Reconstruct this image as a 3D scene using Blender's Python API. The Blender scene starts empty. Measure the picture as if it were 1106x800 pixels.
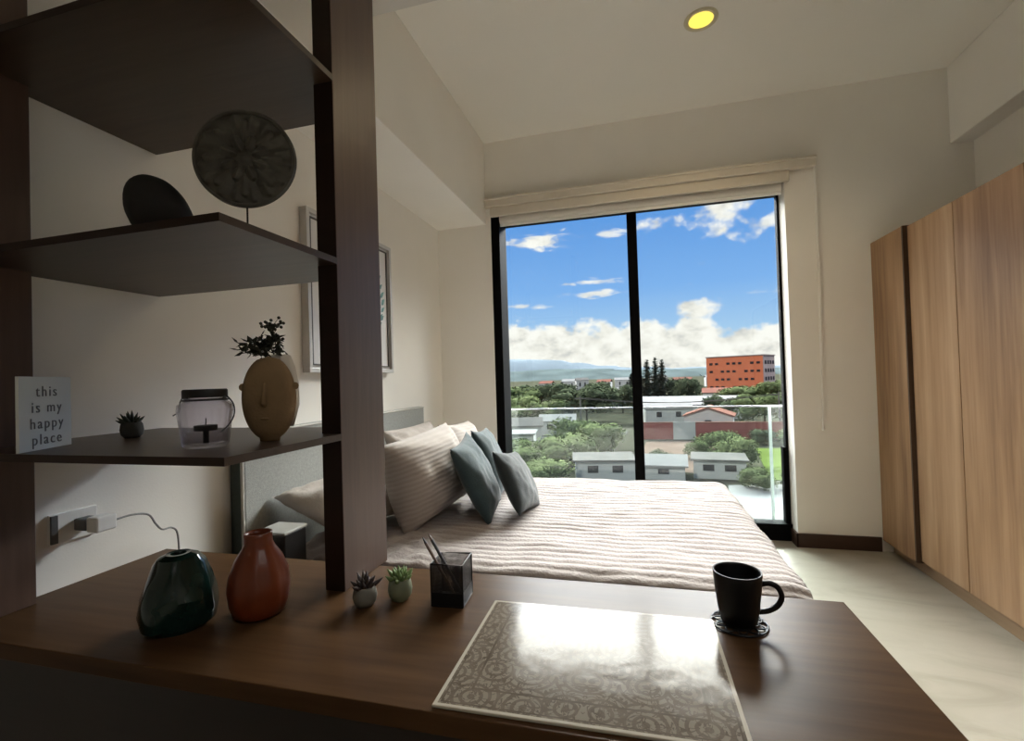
import bpy, bmesh, math, random
from math import pi, sin, cos, radians, sqrt, atan2
from mathutils import Vector, Matrix, noise

random.seed(7)
S = bpy.context.scene
SKY, SKY_FILL, SUN, EXPO = .408, 33.0, 1.25, 1.42
COL = S.collection

# ------------------------------------------------------------------ helpers
def link(name, bm, mat, parent=None, loc=None, smooth=False, kind=None, bevel=0, M=None, autosmooth=None):
    me = bpy.data.meshes.new(name)
    bmesh.ops.recalc_face_normals(bm, faces=bm.faces[:])
    bm.to_mesh(me); bm.free()
    for m in (mat if isinstance(mat, (list, tuple)) else [mat]):
        me.materials.append(m)
    if smooth:
        me.polygons.foreach_set('use_smooth', [True] * len(me.polygons))
    if autosmooth:
        me.polygons.foreach_set('use_smooth', [True] * len(me.polygons))
        me.set_sharp_from_angle(angle=radians(autosmooth))
    o = bpy.data.objects.new(name, me)
    COL.objects.link(o)
    if parent: o.parent = parent
    if loc: o.location = loc
    if M is not None: o.matrix_world = M
    if kind: o['kind'] = kind
    if bevel:
        b = o.modifiers.new('bevel', 'BEVEL'); b.width = bevel; b.segments = 2; b.limit_method = 'ANGLE'; b.angle_limit = radians(40)
        b.harden_normals = False
    return o

def tag(o, label, cat, group=None, kind=None):
    o['label'] = label; o['category'] = cat
    if group: o['group'] = group
    if kind: o['kind'] = kind
    return o

def thing(name, label, cat, loc=(0, 0, 0), rz=0.0, group=None, kind=None):
    o = bpy.data.objects.new(name, None); COL.objects.link(o)
    o.empty_display_size = 0.05
    o.location = loc; o.rotation_euler = (0, 0, rz)
    return tag(o, label, cat, group, kind)

def copy_tree(o, parent=None):
    c = o.copy(); COL.objects.link(c)
    if parent: c.parent = parent
    for ch in [x for x in bpy.data.objects if x.parent == o]:
        copy_tree(ch, c)
    return c

def NB(): return bmesh.new()

def box(bm, x0, y0, z0, x1, y1, z1, mi=0):
    v = [bm.verts.new(p) for p in ((x0,y0,z0),(x1,y0,z0),(x1,y1,z0),(x0,y1,z0),(x0,y0,z1),(x1,y0,z1),(x1,y1,z1),(x0,y1,z1))]
    for f in ((0,3,2,1),(4,5,6,7),(0,1,5,4),(1,2,6,5),(2,3,7,6),(3,0,4,7)):
        fc = bm.faces.new([v[i] for i in f]); fc.material_index = mi
    return bm

def obox(bm, c, ax, ay, az):
    """box from centre and three half-axis vectors"""
    c = Vector(c); ax, ay, az = Vector(ax), Vector(ay), Vector(az)
    v = [bm.verts.new(c + sx*ax + sy*ay + sz*az) for sz in (-1,1) for sx, sy in ((-1,-1),(1,-1),(1,1),(-1,1))]
    for f in ((0,3,2,1),(4,5,6,7),(0,1,5,4),(1,2,6,5),(2,3,7,6),(3,0,4,7)):
        bm.faces.new([v[i] for i in f])
    return bm

def lathe(bm, prof, n=40, cx=0, cy=0, closed=False, f=None):
    """profile list of (r, z); r==0 makes a pole. f(theta, i) scales the radius"""
    rings = []
    for i, (r, z) in enumerate(prof):
        if r < 1e-6:
            rings.append([bm.verts.new((cx, cy, z))])
        else:
            ring = []
            for k in range(n):
                t = 2*pi*k/n
                rr = r*(f(t, i) if f else 1)
                ring.append(bm.verts.new((cx+rr*cos(t), cy+rr*sin(t), z)))
            rings.append(ring)
    for a, b in zip(rings[:-1], rings[1:]):
        if len(a) == 1 and len(b) == 1: continue
        for k in range(n):
            k2 = (k+1) % n
            if len(a) == 1: bm.faces.new((a[0], b[k2], b[k]))
            elif len(b) == 1: bm.faces.new((a[k], a[k2], b[0]))
            else: bm.faces.new((a[k], a[k2], b[k2], b[k]))
    if closed and len(rings[0]) > 1 and len(rings[-1]) > 1:
        a, b = rings[-1], rings[0]
        for k in range(n):
            k2 = (k+1) % n
            bm.faces.new((a[k], a[k2], b[k2], b[k]))
    return bm

def tube(bm, pts, r, n=8, cap=True, rads=None, closed=False):
    pts = [Vector(p) for p in pts]
    m = len(pts); rings = []
    up = Vector((0, 0, 1))
    prev = None
    for i, p in enumerate(pts):
        if closed: d = pts[(i+1) % m] - pts[(i-1) % m]
        else: d = pts[min(i+1, m-1)] - pts[max(i-1, 0)]
        d.normalize()
        if prev is None:
            a = d.cross(up)
            if a.length < 1e-3: a = d.cross(Vector((1, 0, 0)))
        else:
            a = prev - d*prev.dot(d)
        a.normalize(); prev = a
        b = d.cross(a)
        rr = rads[i] if rads else r
        rings.append([bm.verts.new(p + rr*(a*cos(2*pi*k/n) + b*sin(2*pi*k/n))) for k in range(n)])
    pr = list(zip(rings[:-1], rings[1:]))
    if closed: pr.append((rings[-1], rings[0]))
    for A, B in pr:
        for k in range(n):
            k2 = (k+1) % n
            bm.faces.new((A[k], A[k2], B[k2], B[k]))
    if cap and not closed:
        bm.faces.new(rings[0][::-1]); bm.faces.new(rings[-1])
    return bm

def prism(bm, pts, z0, z1):
    a = [bm.verts.new((x, y, z0)) for x, y in pts]; b = [bm.verts.new((x, y, z1)) for x, y in pts]
    bm.faces.new(a[::-1]); bm.faces.new(b)
    n = len(pts)
    for i in range(n):
        j = (i+1) % n
        bm.faces.new((a[i], a[j], b[j], b[i]))
    return bm

def leaf(bm, p, d, up, l, w, fold=0.15):
    """a pointed, slightly folded leaf of real thickness-free blade (two quads)"""
    p, d, up = Vector(p), Vector(d).normalized(), Vector(up)
    s = d.cross(up)
    if s.length < 1e-4: s = d.cross(Vector((1, .2, .1)))
    s.normalize(); n = s.cross(d)
    a = bm.verts.new(p); m = bm.verts.new(p + d*l*.5 - n*w*fold); e = bm.verts.new(p + d*l)
    x = bm.verts.new(p + d*l*.45 + s*w*.5); y = bm.verts.new(p + d*l*.45 - s*w*.5)
    bm.faces.new((a, x, m)); bm.faces.new((x, e, m)); bm.faces.new((a, m, y)); bm.faces.new((m, e, y))

# ------------------------------------------------------------------ materials
def newmat(name):
    m = bpy.data.materials.new(name); m.use_nodes = True
    nt = m.node_tree; nt.nodes.clear()
    out = nt.nodes.new('ShaderNodeOutputMaterial')
    return m, nt, out

def P(name, col, rough=.6, metal=0, var=.06, vscale=20, bump=0, bscale=60, spec=.5, emit=None, estr=0, sheen=0, coat=0):
    """principled with a little noise in colour and height"""
    m, nt, out = newmat(name); N = nt.nodes; L = nt.links
    b = N.new('ShaderNodeBsdfPrincipled')
    b.inputs['Roughness'].default_value = rough; b.inputs['Metallic'].default_value = metal
    b.inputs['Specular IOR Level'].default_value = spec
    b.inputs['Sheen Weight'].default_value = sheen
    b.inputs['Coat Weight'].default_value = coat
    tc = N.new('ShaderNodeTexCoord')
    nz = N.new('ShaderNodeTexNoise'); nz.inputs['Scale'].default_value = vscale; nz.inputs['Detail'].default_value = 4
    L.new(tc.outputs['Object'], nz.inputs['Vector'])
    cr = N.new('ShaderNodeValToRGB'); cr.color_ramp.elements[0].position = .3; cr.color_ramp.elements[1].position = .7
    cr.color_ramp.elements[0].color = [max(0, c*(1-var)) for c in col[:3]] + [1]
    cr.color_ramp.elements[1].color = [min(1, c*(1+var)) for c in col[:3]] + [1]
    L.new(nz.outputs['Fac'], cr.inputs['Fac']); L.new(cr.outputs['Color'], b.inputs['Base Color'])
    if bump:
        n2 = N.new('ShaderNodeTexNoise'); n2.inputs['Scale'].default_value = bscale; n2.inputs['Detail'].default_value = 3
        L.new(tc.outputs['Object'], n2.inputs['Vector'])
        bp = N.new('ShaderNodeBump'); bp.inputs['Strength'].default_value = bump; bp.inputs['Distance'].default_value = .01
        L.new(n2.outputs['Fac'], bp.inputs['Height']); L.new(bp.outputs['Normal'], b.inputs['Normal'])
    if emit:
        b.inputs['Emission Color'].default_value = (*emit, 1); b.inputs['Emission Strength'].default_value = estr
    L.new(b.outputs[0], out.inputs[0])
    return m

def WOOD(name, cols, axis='X', rough=.35, scale=6, stretch=14, spec=.5, bump=.08, fine=.35):
    m, nt, out = newmat(name); N = nt.nodes; L = nt.links
    b = N.new('ShaderNodeBsdfPrincipled'); b.inputs['Roughness'].default_value = rough
    b.inputs['Specular IOR Level'].default_value = spec
    tc = N.new('ShaderNodeTexCoord'); mp = N.new('ShaderNodeMapping')
    sc = {'X': (1/stretch, 1, 1), 'Y': (1, 1/stretch, 1), 'Z': (1, 1, 1/stretch)}[axis]
    mp.inputs['Scale'].default_value = sc
    L.new(tc.outputs['Object'], mp.inputs['Vector'])
    n1 = N.new('ShaderNodeTexNoise'); n1.inputs['Scale'].default_value = scale; n1.inputs['Detail'].default_value = 5; n1.inputs['Distortion'].default_value = .6
    n2 = N.new('ShaderNodeTexNoise'); n2.inputs['Scale'].default_value = scale*9; n2.inputs['Detail'].default_value = 4
    L.new(mp.outputs[0], n1.inputs['Vector']); L.new(mp.outputs[0], n2.inputs['Vector'])
    mx = N.new('ShaderNodeMix'); mx.data_type = 'FLOAT'; mx.inputs[0].default_value = fine
    L.new(n1.outputs['Fac'], mx.inputs[2]); L.new(n2.outputs['Fac'], mx.inputs[3])
    cr = N.new('ShaderNodeValToRGB'); e = cr.color_ramp.elements
    e[0].position = .32; e[0].color = (*cols[0], 1); e[1].position = .7; e[1].color = (*cols[-1], 1)
    if len(cols) == 3:
        q = cr.color_ramp.elements.new(.5); q.color = (*cols[1], 1)
    L.new(mx.outputs[0], cr.inputs['Fac']); L.new(cr.outputs['Color'], b.inputs['Base Color'])
    bp = N.new('ShaderNodeBump'); bp.inputs['Strength'].default_value = bump; bp.inputs['Distance'].default_value = .004
    L.new(n2.outputs['Fac'], bp.inputs['Height']); L.new(bp.outputs['Normal'], b.inputs['Normal'])
    L.new(b.outputs[0], out.inputs[0])
    return m

def GLASS(name, tint=(1, 1, 1), ior=1.45, rough=0.0, edge=1.0, haze=0.0):
    """thin clear pane: transparent with a fresnel reflection"""
    m, nt, out = newmat(name); N = nt.nodes; L = nt.links
    t = N.new('ShaderNodeBsdfTransparent'); t.inputs[0].default_value = (*tint, 1)
    g = N.new('ShaderNodeBsdfGlossy'); g.inputs['Roughness'].default_value = rough
    fr = N.new('ShaderNodeFresnel'); fr.inputs['IOR'].default_value = ior
    ml = N.new('ShaderNodeMath'); ml.operation = 'MULTIPLY'; ml.inputs[1].default_value = edge; ml.use_clamp = True
    L.new(fr.outputs[0], ml.inputs[0])
    mx = N.new('ShaderNodeMixShader'); L.new(ml.outputs[0], mx.inputs[0]); L.new(t.outputs[0], mx.inputs[1]); L.new(g.outputs[0], mx.inputs[2])
    last = mx
    if haze:
        d = N.new('ShaderNodeBsdfDiffuse'); d.inputs[0].default_value = (.8, .85, .85, 1)
        tr = N.new('ShaderNodeBsdfTranslucent'); tr.inputs[0].default_value = (.8, .85, .85, 1)
        ad = N.new('ShaderNodeMixShader'); ad.inputs[0].default_value = .5
        L.new(d.outputs[0], ad.inputs[1]); L.new(tr.outputs[0], ad.inputs[2])
        m2 = N.new('ShaderNodeMixShader'); m2.inputs[0].default_value = haze
        L.new(mx.outputs[0], m2.inputs[1]); L.new(ad.outputs[0], m2.inputs[2]); last = m2
    L.new(last.outputs[0], out.inputs[0])
    return m

def STRIPE_FABRIC(name, c1, c2, axis, scale, rough=.9, bump=.25):
    m, nt, out = newmat(name); N = nt.nodes; L = nt.links
    b = N.new('ShaderNodeBsdfPrincipled'); b.inputs['Roughness'].default_value = rough; b.inputs['Sheen Weight'].default_value = .2
    b.inputs['Specular IOR Level'].default_value = .2
    tc = N.new('ShaderNodeTexCoord')
    w = N.new('ShaderNodeTexWave'); w.bands_direction = axis; w.inputs['Scale'].default_value = scale
    w.inputs['Distortion'].default_value = 1.2; w.inputs['Detail'].default_value = 2; w.inputs['Detail Scale'].default_value = 1.5
    L.new(tc.outputs['Object'], w.inputs['Vector'])
    cr = N.new('ShaderNodeValToRGB'); cr.color_ramp.elements[0].color = (*c1, 1); cr.color_ramp.elements[1].color = (*c2, 1)
    L.new(w.outputs['Fac'], cr.inputs['Fac']); L.new(cr.outputs['Color'], b.inputs['Base Color'])
    bp = N.new('ShaderNodeBump'); bp.inputs['Strength'].default_value = bump; bp.inputs['Distance'].default_value = .01
    L.new(w.outputs['Fac'], bp.inputs['Height']); L.new(bp.outputs['Normal'], b.inputs['Normal'])
    L.new(b.outputs[0], out.inputs[0])
    return m

M = {}
M['wall'] = P('wall_paint', (.90, .875, .82), .85, var=.015, vscale=3, bump=.05, bscale=180, spec=.2)
M['ceil'] = P('ceiling_paint', (.91, .885, .82), .9, var=.01, vscale=2, spec=.2)
M['desk'] = WOOD('walnut_desk', ((.036, .017, .0075), (.061, .031, .014), (.09, .048, .022)), 'X', .34, 5, 12, .06)
M['shelf'] = WOOD('walnut_shelf', ((.029, .016, .0085), (.045, .0255, .0145), (.064, .038, .022)), 'X', .38, 6, 12)
M['post'] = WOOD('walnut_post', ((.068, .040, .028), (.098, .058, .042), (.128, .079, .057)), 'Z', .4, 7, 14)
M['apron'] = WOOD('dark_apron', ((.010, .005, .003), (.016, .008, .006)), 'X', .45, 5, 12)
M['oak'] = WOOD('tan_wardrobe', ((.16, .080, .037), (.36, .215, .115), (.53, .36, .22)), 'Z', .45, 5.0, 16, .4, fine=.22)
M['oakedge'] = WOOD('dark_wardrobe_edge', ((.05, .028, .016), (.09, .05, .03)), 'Z', .5, 5, 12)
M['oakedge2'] = WOOD('dark_front_strip', ((.018, .009, .006), (.028, .014, .009)), 'X', .5, 5, 12, .2)
M['base'] = WOOD('dark_baseboard', ((.035, .016, .009), (.06, .03, .018)), 'X', .4, 6, 12)
M['alu'] = P('black_aluminium', (.003, .003, .0035), .7, 0, spec=.06)
M['glass'] = GLASS('window_glass', (.97, .985, .98), 1.45, 0, .8)
M['rail_glass'] = GLASS('balustrade_glass', (.90, .94, .93), 1.45, 0, .7, haze=.005)
M['steel'] = P('grey_steel', (.35, .36, .37), .35, .8)
M['blind'] = P('roller_blind', (.72, .66, .56), .8, var=.02)
M['white_plastic'] = P('white_plastic', (.85, .84, .80), .4, var=.01)
M['grey_plastic'] = P('grey_plastic', (.10, .10, .10), .5)
M['headb'] = P('grey_upholstery', (.36, .37, .35), .95, var=.10, vscale=90, bump=.25, bscale=260, spec=.15, sheen=.2)
M['headb_side'] = P('shaded_upholstery', (.09, .11, .105), .95, var=.08, vscale=60, spec=.1)  # shade on the headboard's near end, put into the base colour
M['piping'] = P('pale_piping', (.62, .61, .57), .7)
M['linen'] = P('linen_white', (.46, .414, .377), .95, var=.03, vscale=9, bump=.25, bscale=38, spec=.15, sheen=.2)
M['spread'] = P('bedspread_cotton', (.37, .328, .313), .95, var=.035, vscale=30, bump=.35, bscale=90, spec=.15, sheen=.25)
M['euro'] = STRIPE_FABRIC('striped_linen', (.40, .354, .32), (.44, .394, .36), 'Y', 16, .95, .15)
M['teal'] = P('teal_fabric', (.042, .068, .075), .9, var=.1, vscale=30, bump=.2, bscale=220, spec=.2, sheen=.3)
M['slate'] = P('slate_fabric', (.030, .039, .042), .9, var=.1, vscale=30, bump=.2, bscale=220, spec=.2, sheen=.3)
M['bedbase'] = P('bed_base_fabric', (.055, .05, .045), .9)
M['mattress'] = P('mattress_white', (.7, .67, .62), .9)
M['nstop'] = P('grey_metal_top', (.45, .45, .43), .35, .2)
M['nsbody'] = P('black_lacquer', (.012, .012, .013), .35)
M['frame'] = P('silver_white_frame', (.62, .60, .57), .4, .2, var=.02)
M['frameline'] = P('dark_inner_line', (.09, .085, .08), .5)
M['paper'] = P('print_paper', (.80, .80, .80), .8, var=.008)
M['leafprint'] = P('teal_ink', (.22, .42, .42), .8, var=.35, vscale=9)
M['blackstone'] = P('black_stoneware', (.006, .0055, .005), .7, var=.2, vscale=40)
M['carved'] = P('carved_dark_wood', (.10, .095, .08), .55, var=.25, vscale=25)
M['bm'] = P('black_metal', (.010, .010, .011), .4, .4)
M['clay'] = P('ochre_clay', (.23, .15, .075), .8, var=.06, vscale=30, bump=.15, bscale=150)
M['claylit'] = P('lit_clay', (.66, .63, .58), .7)  # window light on the face vase's back, put into a paler colour
M['dryleaf'] = P('dark_dry_leaf', (.030, .032, .022), .8, var=.3)
M['card'] = P('white_card', (.66, .68, .66), .7, var=.01)
M['ink'] = P('grey_ink', (.16, .16, .16), .8)
M['concrete'] = P('dark_concrete', (.06, .058, .052), .85, var=.15, vscale=60)
M['succ'] = P('succulent_dark', (.035, .045, .032), .6, var=.2)
M['succgreen'] = P('succulent_green', (.16, .24, .09), .5, var=.25, vscale=50)
M['succred'] = P('succulent_purple', (.045, .03, .028), .6, var=.2)
M['potgrey'] = P('grey_pot', (.17, .165, .14), .7, var=.08)
M['potgreen'] = P('moss_pot', (.17, .19, .12), .6, var=.12)
def jar_glass():
    m, nt, out = newmat('jar_glass'); N = nt.nodes; L = nt.links
    t = N.new('ShaderNodeBsdfTransparent'); t.inputs[0].default_value = (.90, .89, .92, 1)
    g = N.new('ShaderNodeBsdfGlossy'); g.inputs['Roughness'].default_value = .03
    lw = N.new('ShaderNodeLayerWeight'); lw.inputs['Blend'].default_value = .5
    p = N.new('ShaderNodeMath'); p.operation = 'POWER'; p.inputs[1].default_value = 2.0
    q = N.new('ShaderNodeMath'); q.operation = 'MULTIPLY_ADD'; q.inputs[1].default_value = .75; q.inputs[2].default_value = .02
    L.new(lw.outputs['Facing'], p.inputs[0]); L.new(p.outputs[0], q.inputs[0])
    mx = N.new('ShaderNodeMixShader'); L.new(q.outputs[0], mx.inputs[0]); L.new(t.outputs[0], mx.inputs[1]); L.new(g.outputs[0], mx.inputs[2])
    L.new(mx.outputs[0], out.inputs[0]); return m
M['jar'] = jar_glass()
M['wax'] = P('black_candle', (.012, .012, .012), .5)
M['greenglaze'] = P('green_glaze', (.005, .018, .014), .16, var=.5, vscale=12, spec=.4, coat=.15)
M['redglaze'] = P('rust_glaze', (.15, .030, .009), .28, var=.18, vscale=14, spec=.5)
M['mug'] = P('black_mug', (.005, .005, .0055), .4, var=.1, vscale=60, spec=.3)
M['pencil'] = P('brown_pencil', (.16, .10, .07), .5)
M['pencildark'] = P('dark_pencil', (.03, .028, .03), .4)
M['pen'] = P('silver_pen', (.5, .5, .5), .3, .6)
M['lamp'] = P('lamp_glow', (.5, .42, .15), .5, emit=(1.0, .72, .10), estr=.46)
M['lamptrim'] = P('lamp_trim', (.62, .56, .40), .5)

# floor: pale polished stone with faint cloudy veins
def floor_mat():
    m, nt, out = newmat('stone_floor'); N = nt.nodes; L = nt.links
    b = N.new('ShaderNodeBsdfPrincipled'); b.inputs['Roughness'].default_value = .35
    tc = N.new('ShaderNodeTexCoord')
    n = N.new('ShaderNodeTexNoise'); n.inputs['Scale'].default_value = 1.7; n.inputs['Detail'].default_value = 9; n.inputs['Distortion'].default_value = 1.6; n.inputs['Roughness'].default_value = .6
    mp = N.new('ShaderNodeMapping'); mp.inputs['Scale'].default_value = (1, 2.2, 1)
    L.new(tc.outputs['Object'], mp.inputs[0]); L.new(mp.outputs[0], n.inputs['Vector'])
    cr = N.new('ShaderNodeValToRGB'); e = cr.color_ramp.elements
    e[0].position = .33; e[0].color = (.335, .31, .25, 1); e[1].position = .62; e[1].color = (.42, .395, .33, 1)
    q = e.new(.45); q.color = (.39, .365, .30, 1)
    L.new(n.outputs['Fac'], cr.inputs['Fac']); L.new(cr.outputs[0], b.inputs['Base Color']); L.new(b.outputs[0], out.inputs[0])
    return m
M['floor'] = floor_mat()

# ------------------------------------------------------------------ camera
cam = bpy.data.cameras.new('camera'); co = bpy.data.objects.new('camera', cam); COL.objects.link(co)
yaw, pit, rol = radians(14.78), radians(.895), radians(-1.784)
fw = Vector((-sin(yaw)*cos(pit), cos(yaw)*cos(pit), sin(pit))); r0 = Vector((cos(yaw), sin(yaw), 0)); u0 = r0.cross(fw)
rr = cos(rol)*r0 + sin(rol)*u0; uu = -sin(rol)*r0 + cos(rol)*u0
co.matrix_world = Matrix(((rr.x, uu.x, -fw.x, 0), (rr.y, uu.y, -fw.y, 0), (rr.z, uu.z, -fw.z, 1.18), (0, 0, 0, 1)))
cam.sensor_fit = 'HORIZONTAL'; cam.sensor_width = 36; cam.lens = 36*513.2/1106
cam.clip_start = .02; cam.clip_end = 9000
S.camera = co

# ------------------------------------------------------------------ room shell
XL, XR, YB, YF, ZC = -1.518, 2.05, 3.546, -2.6, 3.03
def struct(name, bm, mat, **k): return link(name, bm, mat, kind='structure', **k)

struct('floor', box(NB(), XL-.12, YF-.12, -.12, XR+.12, 3.76, 0), M['floor'])
struct('ceiling', box(NB(), XL-.12, YF-.12, ZC, XR+.12, 3.78, ZC+.15), M['ceil'])
struct('ceiling_drop', box(NB(), -1.108, YF, 2.75, XR, 1.81, ZC-.001), P('shade_toned_ceiling', (.74, .72, .675), .9, var=.01, vscale=2, spec=.2))  # greyer colour stands for the weaker light on the drop's underside
struct('wall_left', box(NB(), XL-.12, YF-.12, 0, XL, 3.78, ZC), M['wall'])
struct('wall_right', box(NB(), XR, YF-.12, 0, XR+.12, 3.78, ZC), M['wall'])
struct('wall_front', box(NB(), XL, YF-.12, 0, XR, YF, ZC), M['wall'])
bm = NB(); box(bm, XL, YB, 0, -1.072, 3.78, ZC); box(bm, .995, YB, 0, XR, 3.78, ZC); box(bm, -1.072, YB, 2.50, .995, 3.78, ZC)
struct('wall_back', bm, M['wall'])
struct('trim_1', box(NB(), XL+.0005, YF, 2.385, -1.108, YB-.0005, ZC-.0005), M['wall'], bevel=.004)
struct('trim_2', box(NB(), 1.928, YF, 2.55, XR-.0005, YB-.0005, ZC-.0005), M['wall'], bevel=.004)
struct('baseboard_back', box(NB(), .983, YB-.012, 0, 1.47, YB, .092), M['base'], bevel=.002)
struct('baseboard_reveal', box(NB(), .983, YB-.012, 0, .995, 3.66, .092), M['base'])

# window: black aluminium sliding door
w = bpy.data.objects.new('window_1', None); COL.objects.link(w); w['kind'] = 'structure'; w.location = (0, 3.70, 0)
bm = NB(); box(bm, -1.072, -.15, 0, -1.005, .05, 2.47); box(bm, .980, -.02, 0, .995, .04, 2.47)
box(bm, -1.072, -.05, 2.41, .995, .06, 2.50); box(bm, -1.072, -.05, 0, .995, .06, .115)
link('window_frame', bm, M['alu'], w, bevel=.003)
bm = NB(); box(bm, -.042, -.025, .115, .030, .025, 2.41); link('mullion', bm, M['alu'], w, bevel=.003)
bm = NB(); box(bm, .958, -.03, .115, .980, .03, .64); link('sash_stile', bm, M['alu'], w, bevel=.003)
link('pane', box(NB(), -1.006, .012, .114, -.04, .018, 2.412), M['glass'], w)
link('pane', box(NB(), .028, -.012, .114, .981, -.006, 2.412), M['glass'], w)

struct('balcony_slab', box(NB(), -2.2, 3.78, -.2, 2.4, 4.12, -.03), P('balcony_concrete', (.5, .49, .46), .8))
bal = thing('glass_balustrade', 'clear glass balcony balustrade with thin rail outside the window', 'railing', (0, 4.0, -.03))
link('glass_panel', box(NB(), -2.1, -.005, .03, -.02, .005, .93), M['rail_glass'], bal)
link('glass_panel', box(NB(), 0, -.005, .03, 2.2, .005, .93), M['rail_glass'], bal)
link('top_rail', box(NB(), -2.1, -.010, .93, 2.2, .010, .942), M['steel'], bal)
for x in (-2.08, -.01, .965, 2.15):
    b = NB(); box(b, x-.009, .006, 0, x+.009, .026, .93); box(b, x-.035, -.02, 0, x+.035, .05, .012)
    link('post', b, M['steel'], bal)

# roller blind over the window
bl = thing('roller_blind', 'rolled up beige roller blind and its rail above window', 'blind', (0, YB, 2.35))
b = NB(); box(b, -1.105, -.052, .158, 1.175, -.001, .222); box(b, -1.105, -.06, .205, 1.178, -.001, .222)
link('rail', b, M['blind'], bl, bevel=.004)
b = NB(); box(b, -1.068, -.030, .085, 1.02, -.001, .157)
link('valance', b, M['blind'], bl, bevel=.006)
b = NB(); tube(b, [(-1.062, .055, .078), (.985, .055, .078)], .043, 20)
link('fabric_roll', b, P('blind_fabric', (.74, .70, .63), .85, var=.02), bl, autosmooth=40)
b = NB(); box(b, -1.062, .035, .022, .985, .05, .046); link('bottom_bar', b, M['white_plastic'], bl, bevel=.003)
cd = link('pull_chain', tube(tube(NB(), [(1.165, -.032, .16), (1.163, -.03, -.6), (1.158, -.03, -1.53)], .003, 6), [(1.172, -.032, .16), (1.172, -.03, -.7), (1.160, -.03, -1.53)], .003, 6), M['white_plastic'], bl)
b = NB(); lathe(b, [(0, -1.575), (.009, -1.573), (.0095, -1.555), (.006, -1.53), (.003, -1.515), (0, -1.514)], 12, 1.159, -.03)
link('chain_weight', b, M['white_plastic'], bl, smooth=True)

# ------------------------------------------------------------------ ceiling downlight
dl = thing('downlight', 'round yellow glowing downlight in the white ceiling', 'ceiling light', (.385, 2.653, ZC))
b = NB(); lathe(b, [(.062, -.004), (.080, -.008), (.086, -.003), (.086, 0), (.062, 0)], 40, closed=True); link('trim_ring', b, M['lamptrim'], dl, smooth=True)
b = NB(); lathe(b, [(0, -.006), (.045, -.0055), (.062, -.003)], 40); link('diffuser', b, M['lamp'], dl, smooth=True)
def downlamp(x, y, z, e, col, size=1.9):
    l = bpy.data.lights.new('downlight_beam', 'SPOT'); l.energy = e; l.color = col; l.spot_size = size; l.spot_blend = .8; l.shadow_soft_size = .09
    o = bpy.data.objects.new('downlight_beam', l); COL.objects.link(o); o.location = (x, y, z); return o
downlamp(.385, 2.653, ZC-.02, 14, (1, .80, .5), 2.6)
for i, (x, y) in enumerate(((.95, .05), (.95, -1.6))):  # two unseen downlights added to brighten the room
    d2 = copy_tree(dl); d2.location = (x, y, 2.75)
    d2['label'] = ('added unseen fill downlight in the dropped ceiling nearer the desk', 'added unseen fill downlight in the dropped ceiling by the rear wall')[i]
    downlamp(x, y, 2.725, (17, 10)[i], (1, .97, .93), 2.5)

# ------------------------------------------------------------------ wardrobe
wd = thing('wardrobe', 'long tan wood grain wardrobe along the right wall', 'wardrobe', (1.495, YB-.004, 0))
link('carcass', box(NB(), .022, -3.2, .075, .545, 0, 1.955), M['oakedge'], wd)
link('plinth', box(NB(), .04, -3.2, 0, .53, 0, .075), WOOD('plinth_wood', ((.25, .16, .09), (.36, .24, .14)), 'Y', .5), wd)
dm = M['oak']
link('end_door', box(NB(), -.020, -.372, .075, .018, -.004, 1.972), dm, wd, bevel=.002)
link('end_panel', box(NB(), -.021, -.386, .076, .018, -.3725, 1.972), M['oakedge'], wd)
y = -.388
for wdt in (.40, .44, .44, .44, .44, .44):
    link('door', box(NB(), 0, y-wdt+.0025, .088, .02, y-.0025, 1.965), dm, wd, bevel=.0015)
    y -= wdt

# ------------------------------------------------------------------ bed
bed = thing('bed', 'double bed with grey upholstered headboard under a ribbed bedspread', 'bed', (0, 2.28, 0))
link('base', box(NB(), -1.45, -.73, .06, .44, .73, .28), M['bedbase'], bed, bevel=.01)
for x in (-1.38, .36):
    for y_ in (-.66, .66):
        b = NB(); lathe(b, [(0, 0), (.022, 0), (.03, .06), (0, .06)], 16, x, y_); link('leg', b, M['bm'], bed)
link('mattress', box(NB(), -1.44, -.71, .28, .43, .71, .50), M['mattress'], bed, bevel=.05)
hb = link('headboard', box(NB(), XL+.003, -.785, 0, -1.465, .805, 1.0), M['headb'], bed, bevel=.008)
link('end_panel', box(NB(), XL+.003, -.80, 0, -1.468, -.7855, 1.0), M['headb_side'], hb, bevel=.002)
b = NB(); tube(b, [(-1.464, -.795, 0), (-1.464, -.795, .995)], .006, 8); tube(b, [(-1.464, -.795, .995), (-1.464, .80, .995)], .004, 8)
link('piping', b, M['piping'], hb)

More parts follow.
